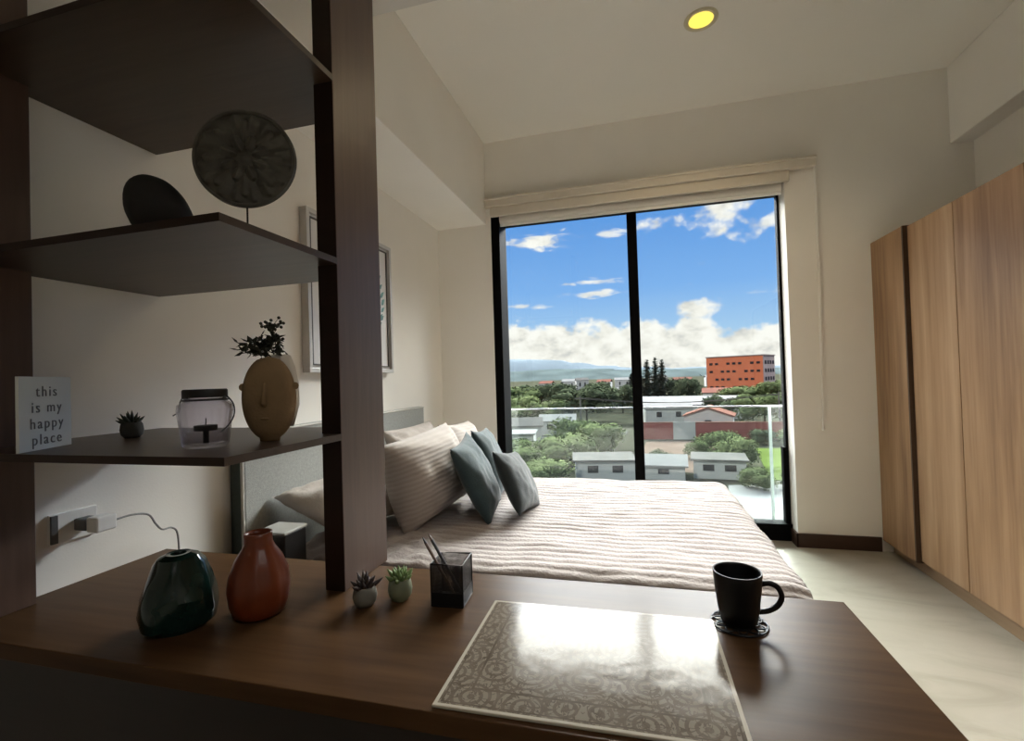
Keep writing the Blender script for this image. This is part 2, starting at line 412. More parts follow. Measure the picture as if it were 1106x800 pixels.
# bedspread, ribbed and draped over three sides
def spread():
    bm = NB()
    y0, y1, x0, x1, zt, rad = 1.535, 3.03, -1.30, .475, .535, .035
    def prof(s, lo, hi, dlo, dhi):
        # s in metres from the hem of the low side; returns coordinate and drop
        if s < dlo: return lo, dlo - s + rad*.6
        s -= dlo
        if s > hi-lo: return hi, s-(hi-lo) + rad*.6
        d = 0
        if s < rad*2 and dlo > 0: d = rad*.6*(1-s/(rad*2))**2
        if (hi-lo)-s < rad*2 and dhi > 0: d = rad*.6*(1-((hi-lo)-s)/(rad*2))**2
        return lo+s, d
    DY, DX = .20, .32
    LY = DY + (y1-y0) + DY; LX = (x1-x0) + DX
    ny, nx = 300, 110
    rows = []
    for j in range(ny+1):
        s = LY*j/ny; row = []
        for i in range(nx+1):
            t = LX*i/nx
            yy, dy = prof(s, y0, y1, DY, DY); xx, dx = prof(t, x0, x1, 0, DX)
            q = Vector((xx*2.3, yy*2.3, 0))
            ph = s + .018*noise.noise(Vector((xx*3.1, s*1.2, 1.7))) + .006*noise.noise(Vector((xx*14, s*6, 4)))
            k = abs(sin(pi*ph/.047))
            rib = .0085*(k**.7) * (.75+.5*noise.noise(Vector((xx*9, math.floor(ph/.047)*3.7, 2))))
            wob = .010*noise.noise(q) + .005*noise.noise(q*3)
            # rumpled bedding near the pillows
            c = max(0, min(1, (-.66-xx)/.25)) * max(0, min(1, (1.95-yy)/.25))
            wob += c*(.045*abs(noise.noise(Vector((xx*9, yy*6, 9)))) + .02*noise.noise(Vector((xx*20, yy*16, 3))))
            side = 1 if (dy > rad or dx > rad) else 0
            z = zt + (rib*(1-.7*c) + wob)*(1-side*.8) - dy - dx
            ox = oy = 0
            if dy > rad: oy = (-1 if yy < 2.2 else 1)*(rib*.8 + .012*sin(xx*17))
            if dx > rad: ox = rib*.8 + .012*sin(yy*19)
            row.append(bm.verts.new((xx+ox, yy+oy, max(z, .03))))
        rows.append(row)
    for a, b_ in zip(rows[:-1], rows[1:]):
        for i in range(nx): bm.faces.new((a[i], a[i+1], b_[i+1], b_[i]))
    o = link('bedspread', bm, M['spread'], smooth=True)
    so = o.modifiers.new('thick', 'SOLIDIFY'); so.thickness = .012; so.offset = -1
    return tag(o, 'pale pinkish beige bedspread with wavy raised ribs covering the bed', 'bedspread')
spread()

def cushion_bm(a, b, t, seed, n=26, pinch=.09, wr=.012, k=2.6):
    bm = NB(); T = {}; B = {}
    for j in range(n+1):
        for i in range(n+1):
            u, v = 2*i/n-1, 2*j/n-1
            x = a*u*(1-pinch*(1-v*v)*u*u); y = b*v*(1-pinch*(1-u*u)*v*v)
            h = t*(((1-abs(u)**k)*(1-abs(v)**k))**.55)
            q = Vector((u*2.1+seed, v*2.1, seed*.7))
            e = (1-max(abs(u), abs(v))**6)
            wz = wr*(noise.noise(q) + .6*noise.noise(q*2.7))*e
            # creases radiating from the corners
            wz += wr*.5*sin(9*atan2(abs(v)-1.02, abs(u)-1.02))*e*(max(abs(u), abs(v)))
            edge = (i in (0, n) or j in (0, n))
            T[i, j] = bm.verts.new((x, y, h+wz if not edge else 0))
            B[i, j] = T[i, j] if edge else bm.verts.new((x, y, -h*.85-wz*.5))
    for j in range(n):
        for i in range(n):
            bm.faces.new((T[i, j], T[i+1, j], T[i+1, j+1], T[i, j+1]))
            bm.faces.new((B[i, j], B[i, j+1], B[i+1, j+1], B[i+1, j]))
    return bm

def place(o, c, W, U):
    W, U = Vector(W).normalized(), Vector(U).normalized()
    Nn = W.cross(U).normalized(); U = Nn.cross(W)
    o.matrix_world = Matrix(((W.x, U.x, Nn.x, c[0]), (W.y, U.y, Nn.y, c[1]), (W.z, U.z, Nn.z, c[2]), (0, 0, 0, 1)))

def cushion(name, label, mat, a, b, t, c, W, U, seed, group=None, cat='cushion', **k):
    o = link(name, cushion_bm(a, b, t, seed, **k), mat, smooth=True)
    place(o, c, W, U)
    return tag(o, label, cat, group)
# width axis W runs along the headboard, U leans back, normal faces +X
def lean(deg, yawd=0):
    # returns W, U with cushion normal turned to +X, top leaned to -X
    y_ = radians(yawd); W = Vector((-sin(y_), cos(y_), 0)); out = Vector((cos(y_), sin(y_), 0))
    U = Vector((0, 0, 1))*cos(radians(deg)) - out*sin(radians(deg)); return W, U
def lean(deg, yawd=0, roll=0):
    y_ = radians(yawd); W = Vector((-sin(y_), cos(y_), 0)); out = Vector((cos(y_), sin(y_), 0))
    U = Vector((0, 0, 1))*cos(radians(deg)) - out*sin(radians(deg))
    r_ = radians(roll); return W*cos(r_)+U*sin(r_), U*cos(r_)-W*sin(r_)
PG = 'pillows at the headboard'
W, U = lean(14, -6, 4); cushion('pillow', 'large striped beige pillow nearest the desk, leaning beside the teal cushions', M['euro'], .30, .20, .135, (-.985, 2.10, .737), W, U, 1.3, PG, 'pillow', pinch=.05, wr=.013)
W, U = lean(18, 4, -3); cushion('pillow', 'pale striped pillow behind the teal cushions at the window end', M['euro'], .29, .20, .10, (-1.04, 2.74, .725), W, U, 4.1, PG, 'pillow', pinch=.06, wr=.016)
W, U = lean(72, -3, -6); cushion('pillow', 'white pillow against the grey headboard behind the striped pillow', M['linen'], .30, .185, .07, (-1.238, 1.89, .66), W, U, 7.7, PG, 'pillow', pinch=.04, wr=.022)
W, U = lean(24, 0, 0); cushion('pillow', 'white pillow against the headboard at the window end', M['linen'], .31, .20, .085, (-1.29, 2.66, .725), W, U, 9.2, PG, 'pillow', pinch=.05, wr=.02)
CG = 'blue grey cushions on the bed'
W, U = lean(24, 4, 8); cushion('cushion', 'teal cushion standing nearest the desk on the bed', M['teal'], .165, .195, .06, (-.745, 2.12, .722), W, U, 2.2, CG, wr=.006)
W, U = lean(20, 8, -4); cushion('cushion', 'teal blue cushion standing behind the two other cushions', M['teal'], .20, .19, .06, (-.785, 2.47, .73), W, U, 5.5, CG, wr=.006)
W, U = lean(26, 2, -10); cushion('cushion', 'darker slate grey cushion leaning in front at the right', M['slate'], .185, .155, .055, (-.575, 2.21, .688), W, U, 8.8, CG, wr=.006)

# bedside table between desk and bed
ns = thing('bedside_table', 'small black bedside stand with pale top behind the orange vase', 'bedside table', (-1.265, 1.455, 0))
link('body', box(NB(), -.06, -.055, .03, .06, .055, .655), M['nsbody'], ns, bevel=.004)
link('top', box(NB(), -.064, -.06, .655, .064, .06, .666), M['nstop'], ns, bevel=.004)
link('base', box(NB(), -.05, -.045, 0, .05, .045, .03), M['nsbody'], ns)

# ------------------------------------------------------------------ framed art
art = thing('framed_print', 'white framed leaf print on the wall above the headboard', 'picture', (XL+.001, 2.30, 1.235))
fw_, fh_ = .395, .785
b = NB()
for (y0, z0, y1, z1) in ((-fw_, 0, fw_, .022), (-fw_, fh_-.022, fw_, fh_), (-fw_, .022, -fw_+.022, fh_-.022), (fw_-.022, .022, fw_, fh_-.022)):
    box(b, 0, y0, z0, .04, y1, z1)
link('frame', b, M['frame'], art, bevel=.002)
link('mount', box(NB(), .004, -fw_+.02, .02, .022, fw_-.02, fh_-.02), M['paper'], art)
b = NB(); q = .036
for (y0, z0, y1, z1) in ((-fw_+q, q, fw_-q, q+.006), (-fw_+q, fh_-q-.006, fw_-q, fh_-q), (-fw_+q, q, -fw_+q+.006, fh_-q), (fw_-q-.006, q, fw_-q, fh_-q)):
    box(b, .0222, y0, z0, .030, y1, z1)
link('inner_line', b, M['frameline'], art)
b = NB()
for i in range(17):
    z = .16 + .44*i/16
    tw = .10 + .12*sin(pi*min(1, (i+2)/17))
    for s in (-1, 1):
        for k in range(5):
            t = .2 + .8*k/4
            p = (.0235, .07 + s*tw*t, z + .07*t + .012*((i*7+k*3) % 5 - 2))
            leaf(b, p, (0, s, .6 + .3*k/4), (1, 0, 0), .055, .026, .02)
    tube(b, [(.023, .07, z), (.023, .07, z+.03)], .003, 5)
link('leaf_print', b, M['leafprint'], art)

# ------------------------------------------------------------------ wall socket and charger
so = thing('wall_socket', 'white wall socket plate with dark edge above the desk', 'socket', (XL+.001, .955, .815))
link('plate', box(NB(), 0, -.055, -.04, .008, .06, .04), M['white_plastic'], so, bevel=.002)
link('switch', box(NB(), .008, -.054, -.037, .014, -.038, .037), M['grey_plastic'], so, bevel=.001)
ch = thing('charger', 'white and grey phone charger plugged into the wall socket', 'charger', (XL+.0095, .975, .815))
link('plug', box(NB(), 0, -.02, -.016, .045, .02, .016), M['grey_plastic'], ch, bevel=.004)
link('adapter', box(NB(), .0455, -.02, -.02, .085, .034, .022), M['white_plastic'], ch, bevel=.005)
b = NB()
pts = []
ctrl = [(.07, .034, .0), (.066, .09, .0), (.06, .14, -.015), (.056, .165, -.05), (.05, .19, -.075), (.035, .235, -.085), (.026, .262, -.12), (.024, .268, -.24)]
def catmull(c, n=8):
    out = []; c = [Vector(p) for p in c]
    for i in range(len(c)-1):
        p0, p1, p2, p3 = c[max(i-1, 0)], c[i], c[i+1], c[min(i+2, len(c)-1)]
        for k in range(n):
            t = k/n
            out.append(.5*((2*p1)+(p2-p0)*t+(2*p0-5*p1+4*p2-p3)*t*t+(3*p1-p0-3*p2+p3)*t**3))
    out.append(c[-1]); return out
link('cable', tube(b, catmull(ctrl), .0028, 8), P('grey_cable', (.22, .22, .21), .5), ch, smooth=True)

# ------------------------------------------------------------------ desk
DZ = .655
dk = thing('desk', 'long walnut desk running from the left wall across the foreground', 'desk', (0, .96, 0))
link('top', box(NB(), XL+.002, -.262, DZ-.035, .43, .265, DZ), M['desk'], dk, bevel=.002)
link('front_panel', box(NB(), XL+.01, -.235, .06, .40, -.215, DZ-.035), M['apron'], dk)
link('side_panel', box(NB(), .385, -.215, 0, .415, .25, DZ-.035), M['desk'], dk)
link('side_panel', box(NB(), XL+.004, -.215, 0, XL+.034, .25, DZ-.035), M['desk'], dk)
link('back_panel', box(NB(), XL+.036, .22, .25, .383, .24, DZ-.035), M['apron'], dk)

# ------------------------------------------------------------------ shelving unit
sh = thing('shelving_unit', 'walnut open shelving unit standing on the desk against left wall', 'shelf', (0, 0, DZ))
H = 2.75-DZ-.002
link('upright', box(NB(), XL+.003, .712, 0, -1.465, .846, 2.383-DZ-.003), M['post'], sh, bevel=.002)
po_ = link('post', box(NB(), -.786, 1.055, 0, -.731, 1.265, H), M['post'], sh, bevel=.002)
for zt, th in ((1.970, .016), (1.499, .016), (1.052, .016)):
    b = NB(); box(b, XL+.003, .70, zt-th-DZ, -.728, 1.0530, zt-DZ)
    box(b, XL+.003, 1.0530, zt-th-DZ, -.7862, 1.215, zt-DZ)
    bmesh.ops.remove_doubles(b, verts=b.verts, dist=1e-5)
    s_ = link('shelf', b, M['shelf'], sh)
    link('front_strip', box(NB(), XL+.003, .6988, zt-th-DZ, -.728, .6999, zt-DZ), M['oakedge2'], s_)  # thin near-black strip over the shelf's front face

link('front_strip', box(NB(), -.786, 1.0535, 0, -.731, 1.0546, H), M['oakedge2'], po_)  # same near-black strip down the post's front face
# ------------------------------------------------------------------ things on the shelves
# sign card
def text_mesh(txt, size, depth=.0006):
    cu = bpy.data.curves.new('lettering', 'FONT'); cu.body = txt; cu.size = size; cu.align_x = 'CENTER'
    cu.space_character = 1.28; cu.space_line = 1.05; cu.extrude = depth; cu.offset = -.0002
    to = bpy.data.objects.new('tmp', cu); COL.objects.link(to)
    dg = bpy.context.evaluated_depsgraph_get()
    me = bpy.data.meshes.new_from_object(to.evaluated_get(dg))
    bpy.data.objects.remove(to); return me
S3 = 1.0526
A0 = Vector((-1.268, .706, S3)); A1 = Vector((-1.336, .845, S3))
d = (A1-A0); wid = d.length
cz = atan2(d.y, d.x)
cdt = thing('sign_card', 'white card reading this is my happy place on lower shelf', 'sign', A0.lerp(A1, .5), cz)
link('board', box(NB(), -wid/2, 0, 0, wid/2, .006, .163), M['card'], cdt)
me = text_mesh('this\nis my\nhappy\nplace', .034); me.materials.append(M['ink'])
to = bpy.data.objects.new('lettering', me); COL.objects.link(to); to.parent = cdt
to.rotation_euler = (pi/2, 0, 0); to.location = (0, -.0007, .119)

def succulent(name, label, loc, pot_mat, leaf_mat, pr, ph, ln, nl, group, spread=1.0, seed=0, lw=.35, round_pot=True):
    t = thing(name, label, 'potted succulent', loc, 0, group)
    b = NB()
    if round_pot:
        pf = [(0, 0), (pr*.62, 0), (pr*.9, ph*.2), (pr, ph*.5), (pr*.92, ph*.85), (pr*.78, ph), (pr*.68, ph), (pr*.7, ph*.85), (0, ph*.82)]
    else:
        pf = [(0, 0), (pr*.8, 0), (pr*.86, ph*.1), (pr, ph*.96), (pr*.98, ph), (pr*.88, ph), (pr*.85, ph*.85), (0, ph*.83)]
    lathe(b, pf, 28); pot = link('pot', b, pot_mat, t, autosmooth=50)
    b = NB(); rnd = random.Random(seed)
    for i in range(nl):
        a = i*2.39996; k = i/(nl-1)
        el = radians(80-62*k*spread)
        dv = Vector((cos(a)*cos(el), sin(a)*cos(el), sin(el)))
        p = Vector((cos(a), sin(a), 0))*pr*.25*k + Vector((0, 0, ph*.85))
        l = ln*(.75+.35*rnd.random())
        # fleshy leaf: fat tapered blade
        tube(b, [p, p+dv*l*.35, p+dv*l*.7+Vector((0, 0, l*.04)), p+dv*l+Vector((0, 0, l*.1))], 0, 6, rads=[ln*lw*.35, ln*lw*.55, ln*lw*.4, ln*.02])
    link('leaves', b, leaf_mat, t, smooth=True)
    return t
succulent('succulent', 'small dark spiky succulent in a dark pot on lower shelf', (-1.305, .965, S3), M['concrete'], M['succ'], .026, .042, .033, 16, 'small succulents', seed=1, lw=.26)

# glass lantern jar with candle
ln_ = thing('glass_lantern', 'clear ribbed glass jar lantern with black lid on lower shelf', 'lantern', (-.895, .815, S3))
b = NB()
ribf = lambda t, i: 1 + .018*cos(20*t) if 1 < i < 6 or i > 8 else 1
outer = [(0, .001), (.038, .001), (.043, .007), (.048, .05), (.052, .078), (.051, .091), (.041, .098), (.041, .106)]
inner = [(.038, .106), (.038, .096), (.048, .089), (.049, .077), (.045, .05), (.040, .010), (0, .007)]
lathe(b, outer+inner, 64, f=ribf); link('jar', b, M['jar'], ln_, smooth=True)
b = NB(); lathe(b, [(0, .1065), (.036, .1065), (.042, .1065), (.042, .121), (.040, .124), (0, .124)], 40); link('lid', b, M['bm'], ln_, autosmooth=40)
b = NB(); tube(b, [(.0425*cos(2*pi*k/32), .0425*sin(2*pi*k/32), .101) for k in range(32)], .0018, 6, closed=True)
hp = catmull([(-.043, 0, .101), (-.058, 0, .108), (-.063, -.005, .095), (-.060, -.01, .078), (-.052, -.03, .07)], 6)
tube(b, hp, .0014, 6)
hp = catmull([(.043, 0, .101), (.056, 0, .108), (.071, .002, .092), (.075, .0, .070), (.068, -.006, .05), (.054, -.014, .034)], 6)
tube(b, hp, .0014, 6)
link('wire_handle', b, M['bm'], ln_, smooth=True)
cn = thing('candle', 'small black tealight candle inside the glass jar lantern', 'candle', (-.895, .815, S3+.009))
b = NB(); lathe(b, [(0, 0), (.006, 0), (.006, .026), (.022, .027), (.022, .038), (0, .039)], 28); link('wax', b, M['wax'], cn, autosmooth=40)
b = NB(); tube(b, [(0, 0, .038), (.001, 0, .053)], .0012, 6); link('wick', b, M['bm'], cn)

# face vase
fv = thing('face_vase', 'ochre clay vase shaped like an oval face on lower shelf', 'vase', (-.83, .925, S3), radians(18))
def face_body():
    bm = NB(); prof = []
    n = 30
    for i in range(n+1):
        z = .1945*i/n
        u = (z-.098)/.098
        r = sqrt(max(0, 1-u*u))
        prof.append((z, max(.0, .0605*r**.95)))
    prof = [(max(w_, .022) if z < .01 else w_, z) for z, w_ in prof]
    lathe(bm, [(0, 0)] + [(max(r, .001), z) for r, z in prof[:-1]] + [(0, .1955)], 44)
    for v in bm.verts:
        v.co.y *= .55
        if v.co.y < -.02: v.co.y = -.02 - (abs(v.co.y)-.02)*.35
    return bm
link('body', face_body(), M['clay'], fv, smooth=True)
for s in (-1, 1):
    b = NB(); bmesh.ops.create_icosphere(b, subdivisions=2, radius=.011, matrix=Matrix.Translation((s*.060, 0, .125)) @ Matrix.Diagonal((.7, .7, .8, 1)))
    link('ear', b, M['clay'], fv, smooth=True)
b = NB(); tube(b, [(0, -.0215, .135), (0, -.027, .11), (0, -.030, .088), (0, -.024, .080)], 0, 8, rads=[.003, .0045, .007, .004]); link('nose', b, M['clay'], fv, smooth=True)
b = NB(); bmesh.ops.create_icosphere(b, subdivisions=2, radius=.011, matrix=Matrix.Translation((0, -.0215, .052)) @ Matrix.Diagonal((1, .4, .33, 1))); link('mouth', b, M['clay'], fv, smooth=True)
b = NB(); lathe(b, [(.030, .03), (.044, .08), (.043, .13), (.036, .17), (.026, .198), (.020, .200), (.028, .17), (.036, .13), (.037, .08), (.025, .035)], 36, .014, .018, closed=True)
for v_ in b.verts: v_.co.y = .012 + (v_.co.y-.018)*.55 + .014
link('neck', b, M['claylit'], fv, smooth=True)

# dried sprigs standing in the vase
sp_i = 0
def sprig(label, base, tip, n, r, seed, ball):
    rnd = random.Random(seed); base, tip = Vector(base), Vector(tip)
    t = thing('dried_sprig', label, 'dried plant', base, 0, 'dried sprigs in the face vase')
    b = NB(); d = tip-base
    mid = d*.5 + Vector((0, 0, .02))
    st = catmull([(0, 0, 0), mid, d], 8); tube(b, st, .0012, 6)
    for i in range(n):
        p = st[min(len(st)-1, int(len(st)*(.35+.65*rnd.random())))]
        off = Vector((rnd.uniform(-1, 1), rnd.uniform(-1, 1), rnd.uniform(-.3, 1)))*r
        tube(b, [p, p+off], .0006, 4)
    link('stem', b, M['dryleaf'], t)
    b = NB(); rnd = random.Random(seed)
    for i in range(n):
        p = st[min(len(st)-1, int(len(st)*(.35+.65*rnd.random())))]
        off = Vector((rnd.uniform(-1, 1), rnd.uniform(-1, 1), rnd.uniform(-.3, 1)))*r
        if ball: bmesh.ops.create_icosphere(b, subdivisions=1, radius=.0042, matrix=Matrix.Translation(p+off))
        else:
            for q_ in range(2): leaf(b, p+off, (rnd.uniform(-1, 1), rnd.uniform(-1, 1), rnd.uniform(-.6, .9)), (rnd.uniform(-1, 1), 0, 1), .022, .013)
    link('buds' if ball else 'leaves', b, M['dryleaf'], t)
NK = Vector((-.815, .955, S3+.185))
sprig('tall upright dried sprig with dark berries in face vase', NK+Vector((-.014, 0, -.02)), NK+Vector((-.025, -.005, .085)), 46, .020, 3, True)
sprig('dark leafy dried sprig drooping left out of face vase', NK+Vector((-.018, -.004, -.02)), NK+Vector((-.088, -.02, .022)), 46, .022, 5, False)
sprig('short bushy dried sprig between the other sprigs in vase', NK+Vector((-.016, .004, -.02)), NK+Vector((-.048, -.005, .040)), 40, .020, 8, False)

# middle shelf
S2 = 1.4996
def rock():
    bm = NB(); bmesh.ops.create_icosphere(bm, subdivisions=4, radius=1)
    for v in bm.verts:
        p = v.co.copy()
        s = 1 + .10*noise.noise(p*1.3+Vector((3, 1, 2)))
        v.co = Vector((p.x*.056*s, p.y*.066*s, 0))
        z = p.z*.072*s + .069
        if p.z > 0:
            v.co.x = v.co.x*(1-.28*p.z) - .012*p.z; z += .006*p.z
        v.co.z = max(0, z)
    return bm
tag(link('stone_ornament', rock(), M['blackstone'], loc=(-.992, .80, S2), smooth=True), 'black rounded stone ornament on the middle shelf left of the disc', 'ornament')

ds = thing('carved_disc', 'dark carved flower disc on a rod stand on middle shelf', 'ornament', (-.905, .95, S2), radians(22))
def disc():
    bm = NB(); R_ = .117; nr, na = 44, 144
    def h(r, t):
        q = r/R_
        z = .004
        if q < .10: z += .007*sqrt(max(0, 1-(q/.10)**2))
        elif q < .16: z += .002
        for n_, r0_, r1_, ph, hh in ((8, .16, .50, 0, .013), (8, .34, .80, pi/8, .010), (16, .62, .93, 0, .007)):
            if r0_ < q < r1_:
                u = (q-r0_)/(r1_-r0_); w_ = sin(pi*u)**.7
                a = ((t+ph)*n_/(2*pi)) % 1; a = abs(a-.5)*2
                if a < w_: z = max(z, .004 + hh*(1-(a/w_)**2)*.8 + .0025*(1 if a < .12 else 0))
        if q > .94: z += .006
        return z
    front = [[bm.verts.new((0, -h(0, 0), 0))]]
    for i in range(1, nr+1):
        r = R_*i/nr
        front.append([bm.verts.new((r*cos(2*pi*k/na), -h(r, 2*pi*k/na), r*sin(2*pi*k/na))) for k in range(na)])
    back = [bm.verts.new((R_*cos(2*pi*k/na), .006, R_*sin(2*pi*k/na))) for k in range(na)]
    for k in range(na):
        k2 = (k+1) % na
        bm.faces.new((front[0][0], front[1][k], front[1][k2]))
        for i in range(1, nr): bm.faces.new((front[i][k], front[i+1][k], front[i+1][k2], front[i][k2]))
        bm.faces.new((front[nr][k], back[k], back[k2], front[nr][k2]))
    bm.faces.new(back)
    for v in bm.verts: v.co.z += .232
    return bm
link('disc', disc(), M['carved'], ds, autosmooth=45)
link('rod', tube(NB(), [(0, .003, .008), (0, .003, .118)], .0022, 8), M['bm'], ds)
link('base', box(NB(), -.04, -.035, 0, .04, .035, .008), M['bm'], ds, bevel=.002)

# ------------------------------------------------------------------ things on the desk
# green faceted vase
def pebble_vase():
    bm = NB()
    prof = [(0, 0), (.052, 0), (.07, .012), (.076, .04), (.074, .07), (.064, .105), (.052, .137), (.039, .153), (.024, .160), (.015, .159), (.013, .148), (.02, .12), (0, .118)]
    lathe(bm, prof, 48)
    dirs = [Vector((cos(a), sin(a), e)).normalized() for a, e in ((-2.2, .35), (-1.2, .1), (-.3, .5), (.6, .2), (1.6, .4), (2.6, .15), (-1.7, .9), (-.75, -.25))]
    c = Vector((0, 0, .07))
    for v in bm.verts:
        if v.co.z > .15 or v.co.z < .003 or (Vector((v.co.x, v.co.y, 0)).length < .03): continue
        p = v.co-c
        for d_ in dirs:
            lim = .066 if abs(d_.z) < .5 else .072
            e = p.dot(d_)
            if e > lim: p -= d_*(e-lim)*.85
        v.co = c+p; v.co.z = max(0, v.co.z)
    return bm
tag(link('green_vase', pebble_vase(), M['greenglaze'], loc=(-1.0, .835, DZ), autosmooth=22), 'squat glossy dark green faceted vase at left of the desk', 'vase')

def gourd():
    bm = NB()
    prof = [(0, 0), (.046, 0), (.055, .006), (.062, .03), (.066, .062), (.062, .095), (.049, .128), (.035, .15), (.030, .162), (.0295, .176), (.0305, .185), (.027, .186), (.023, .178), (.023, .162), (.03, .14), (.03, .06), (0, .055)]
    lathe(bm, prof, 72, f=lambda t, i: 1 + (.028*abs(sin(5*t)) - .012)*(1 if 2 < i < 8 else .4))
    return bm
tag(link('orange_vase', gourd(), M['redglaze'], loc=(-.865, .92, DZ), smooth=True), 'rust orange lobed vase with short neck beside green vase', 'vase')

succulent('succulent', 'purple succulent in a grey pot beside the foot of the post', (-.640, 1.0, DZ), M['potgrey'], M['succred'], .028, .045, .036, 18, 'small succulents', seed=2, lw=.3)
succulent('succulent', 'green rosette succulent in a mossy pot left of pencil cup', (-.572, 1.045, DZ), M['potgreen'], M['succgreen'], .029, .050, .036, 26, 'small succulents', seed=3, lw=.32)

# mesh pencil cup
pc = thing('pencil_cup', 'square black wire mesh pencil cup on the desk', 'pencil cup', (-.444, 1.062, DZ), radians(4))
m, nt, out = newmat('black_mesh'); N = nt.nodes; L = nt.links
bb = N.new('ShaderNodeBsdfPrincipled'); bb.inputs['Base Color'].default_value = (.01, .01, .011, 1); bb.inputs['Roughness'].default_value = .45
tr = N.new('ShaderNodeBsdfTransparent'); tcn = N.new('ShaderNodeTexCoord'); sep = N.new('ShaderNodeSeparateXYZ'); L.new(tcn.outputs['Object'], sep.inputs[0])
def mth(op, a, b=None, c=None):
    n_ = N.new('ShaderNodeMath'); n_.operation = op
    for k_, v_ in enumerate((a, b, c)):
        if v_ is None: continue
        if hasattr(v_, 'is_linked') or hasattr(v_, 'links'): L.new(v_, n_.inputs[k_])
        else: n_.inputs[k_].default_value = v_
    return n_.outputs[0]
sx = mth('ADD', sep.outputs[0], sep.outputs[1])
f1 = mth('ABSOLUTE', mth('SINE', mth('MULTIPLY', sx, 1150.0))); f2 = mth('ABSOLUTE', mth('SINE', mth('MULTIPLY', sep.outputs[2], 1150.0)))
hole = mth('MULTIPLY', mth('GREATER_THAN', f1, .42), mth('GREATER_THAN', f2, .42))
mxs = N.new('ShaderNodeMixShader'); L.new(hole, mxs.inputs[0]); L.new(bb.outputs[0], mxs.inputs[1]); L.new(tr.outputs[0], mxs.inputs[2]); L.new(mxs.outputs[0], out.inputs[0])
M['mesh'] = m
b = NB(); c_ = .038
for (x0, y0, x1, y1) in ((-c_, -c_, c_, -c_+.001), (-c_, c_-.001, c_, c_), (-c_, -c_+.001, -c_+.001, c_-.001), (c_-.001, -c_+.001, c_, c_-.001)):
    box(b, x0, y0, .004, x1, y1, .098)
link('mesh_wall', b, M['mesh'], pc)
b = NB(); loop = [(-c_, -c_), (c_, -c_), (c_, c_), (-c_, c_)]
tube(b, [(x, y, .099) for x, y in loop], .0024, 8, closed=True); tube(b, [(x, y, .004) for x, y in loop], .0022, 8, closed=True)
for x, y in loop: tube(b, [(x, y, .004), (x, y, .099)], .0018, 6)
box(b, -c_, -c_, .001, c_, c_, .004); box(b, -c_-.0005, -c_-.0005, .004, c_+.0005, -c_+.0005, .034); box(b, -c_-.0005, -c_, .004, -c_+.0005, c_, .034); box(b, c_-.0005, -c_, .004, c_+.0005, c_, .034)
link('wire_frame', b, M['bm'], pc)
def pencil(label, mat, base, tip, r, tipmat):
    base, tip = Vector(base), Vector(tip)
    t = thing('pencil', label, 'pencil', base, 0, 'pencils in the mesh cup')
    d_ = tip-base
    b = NB(); tube(b, [(0, 0, 0), d_*.90], r, 6); link('barrel', b, mat, t)
    b = NB(); tube(b, [d_*.90, d_*.98, d_], r, 6, rads=[r, r*.35, r*.1]); link('tip', b, tipmat, t)
cx, cy = -.444, 1.062
pencil('brown pencil leaning left in the mesh cup, in front', M['pencil'], (cx+.022, cy-.018, DZ+.008), (cx-.068, cy-.012, DZ+.150), .0036, M['pencildark'])
pencil('dark pencil leaning left in the mesh cup, behind the brown one', M['pencildark'], (cx+.026, cy+.006, DZ+.008), (cx-.062, cy+.008, DZ+.152), .0036, M['pencil'])

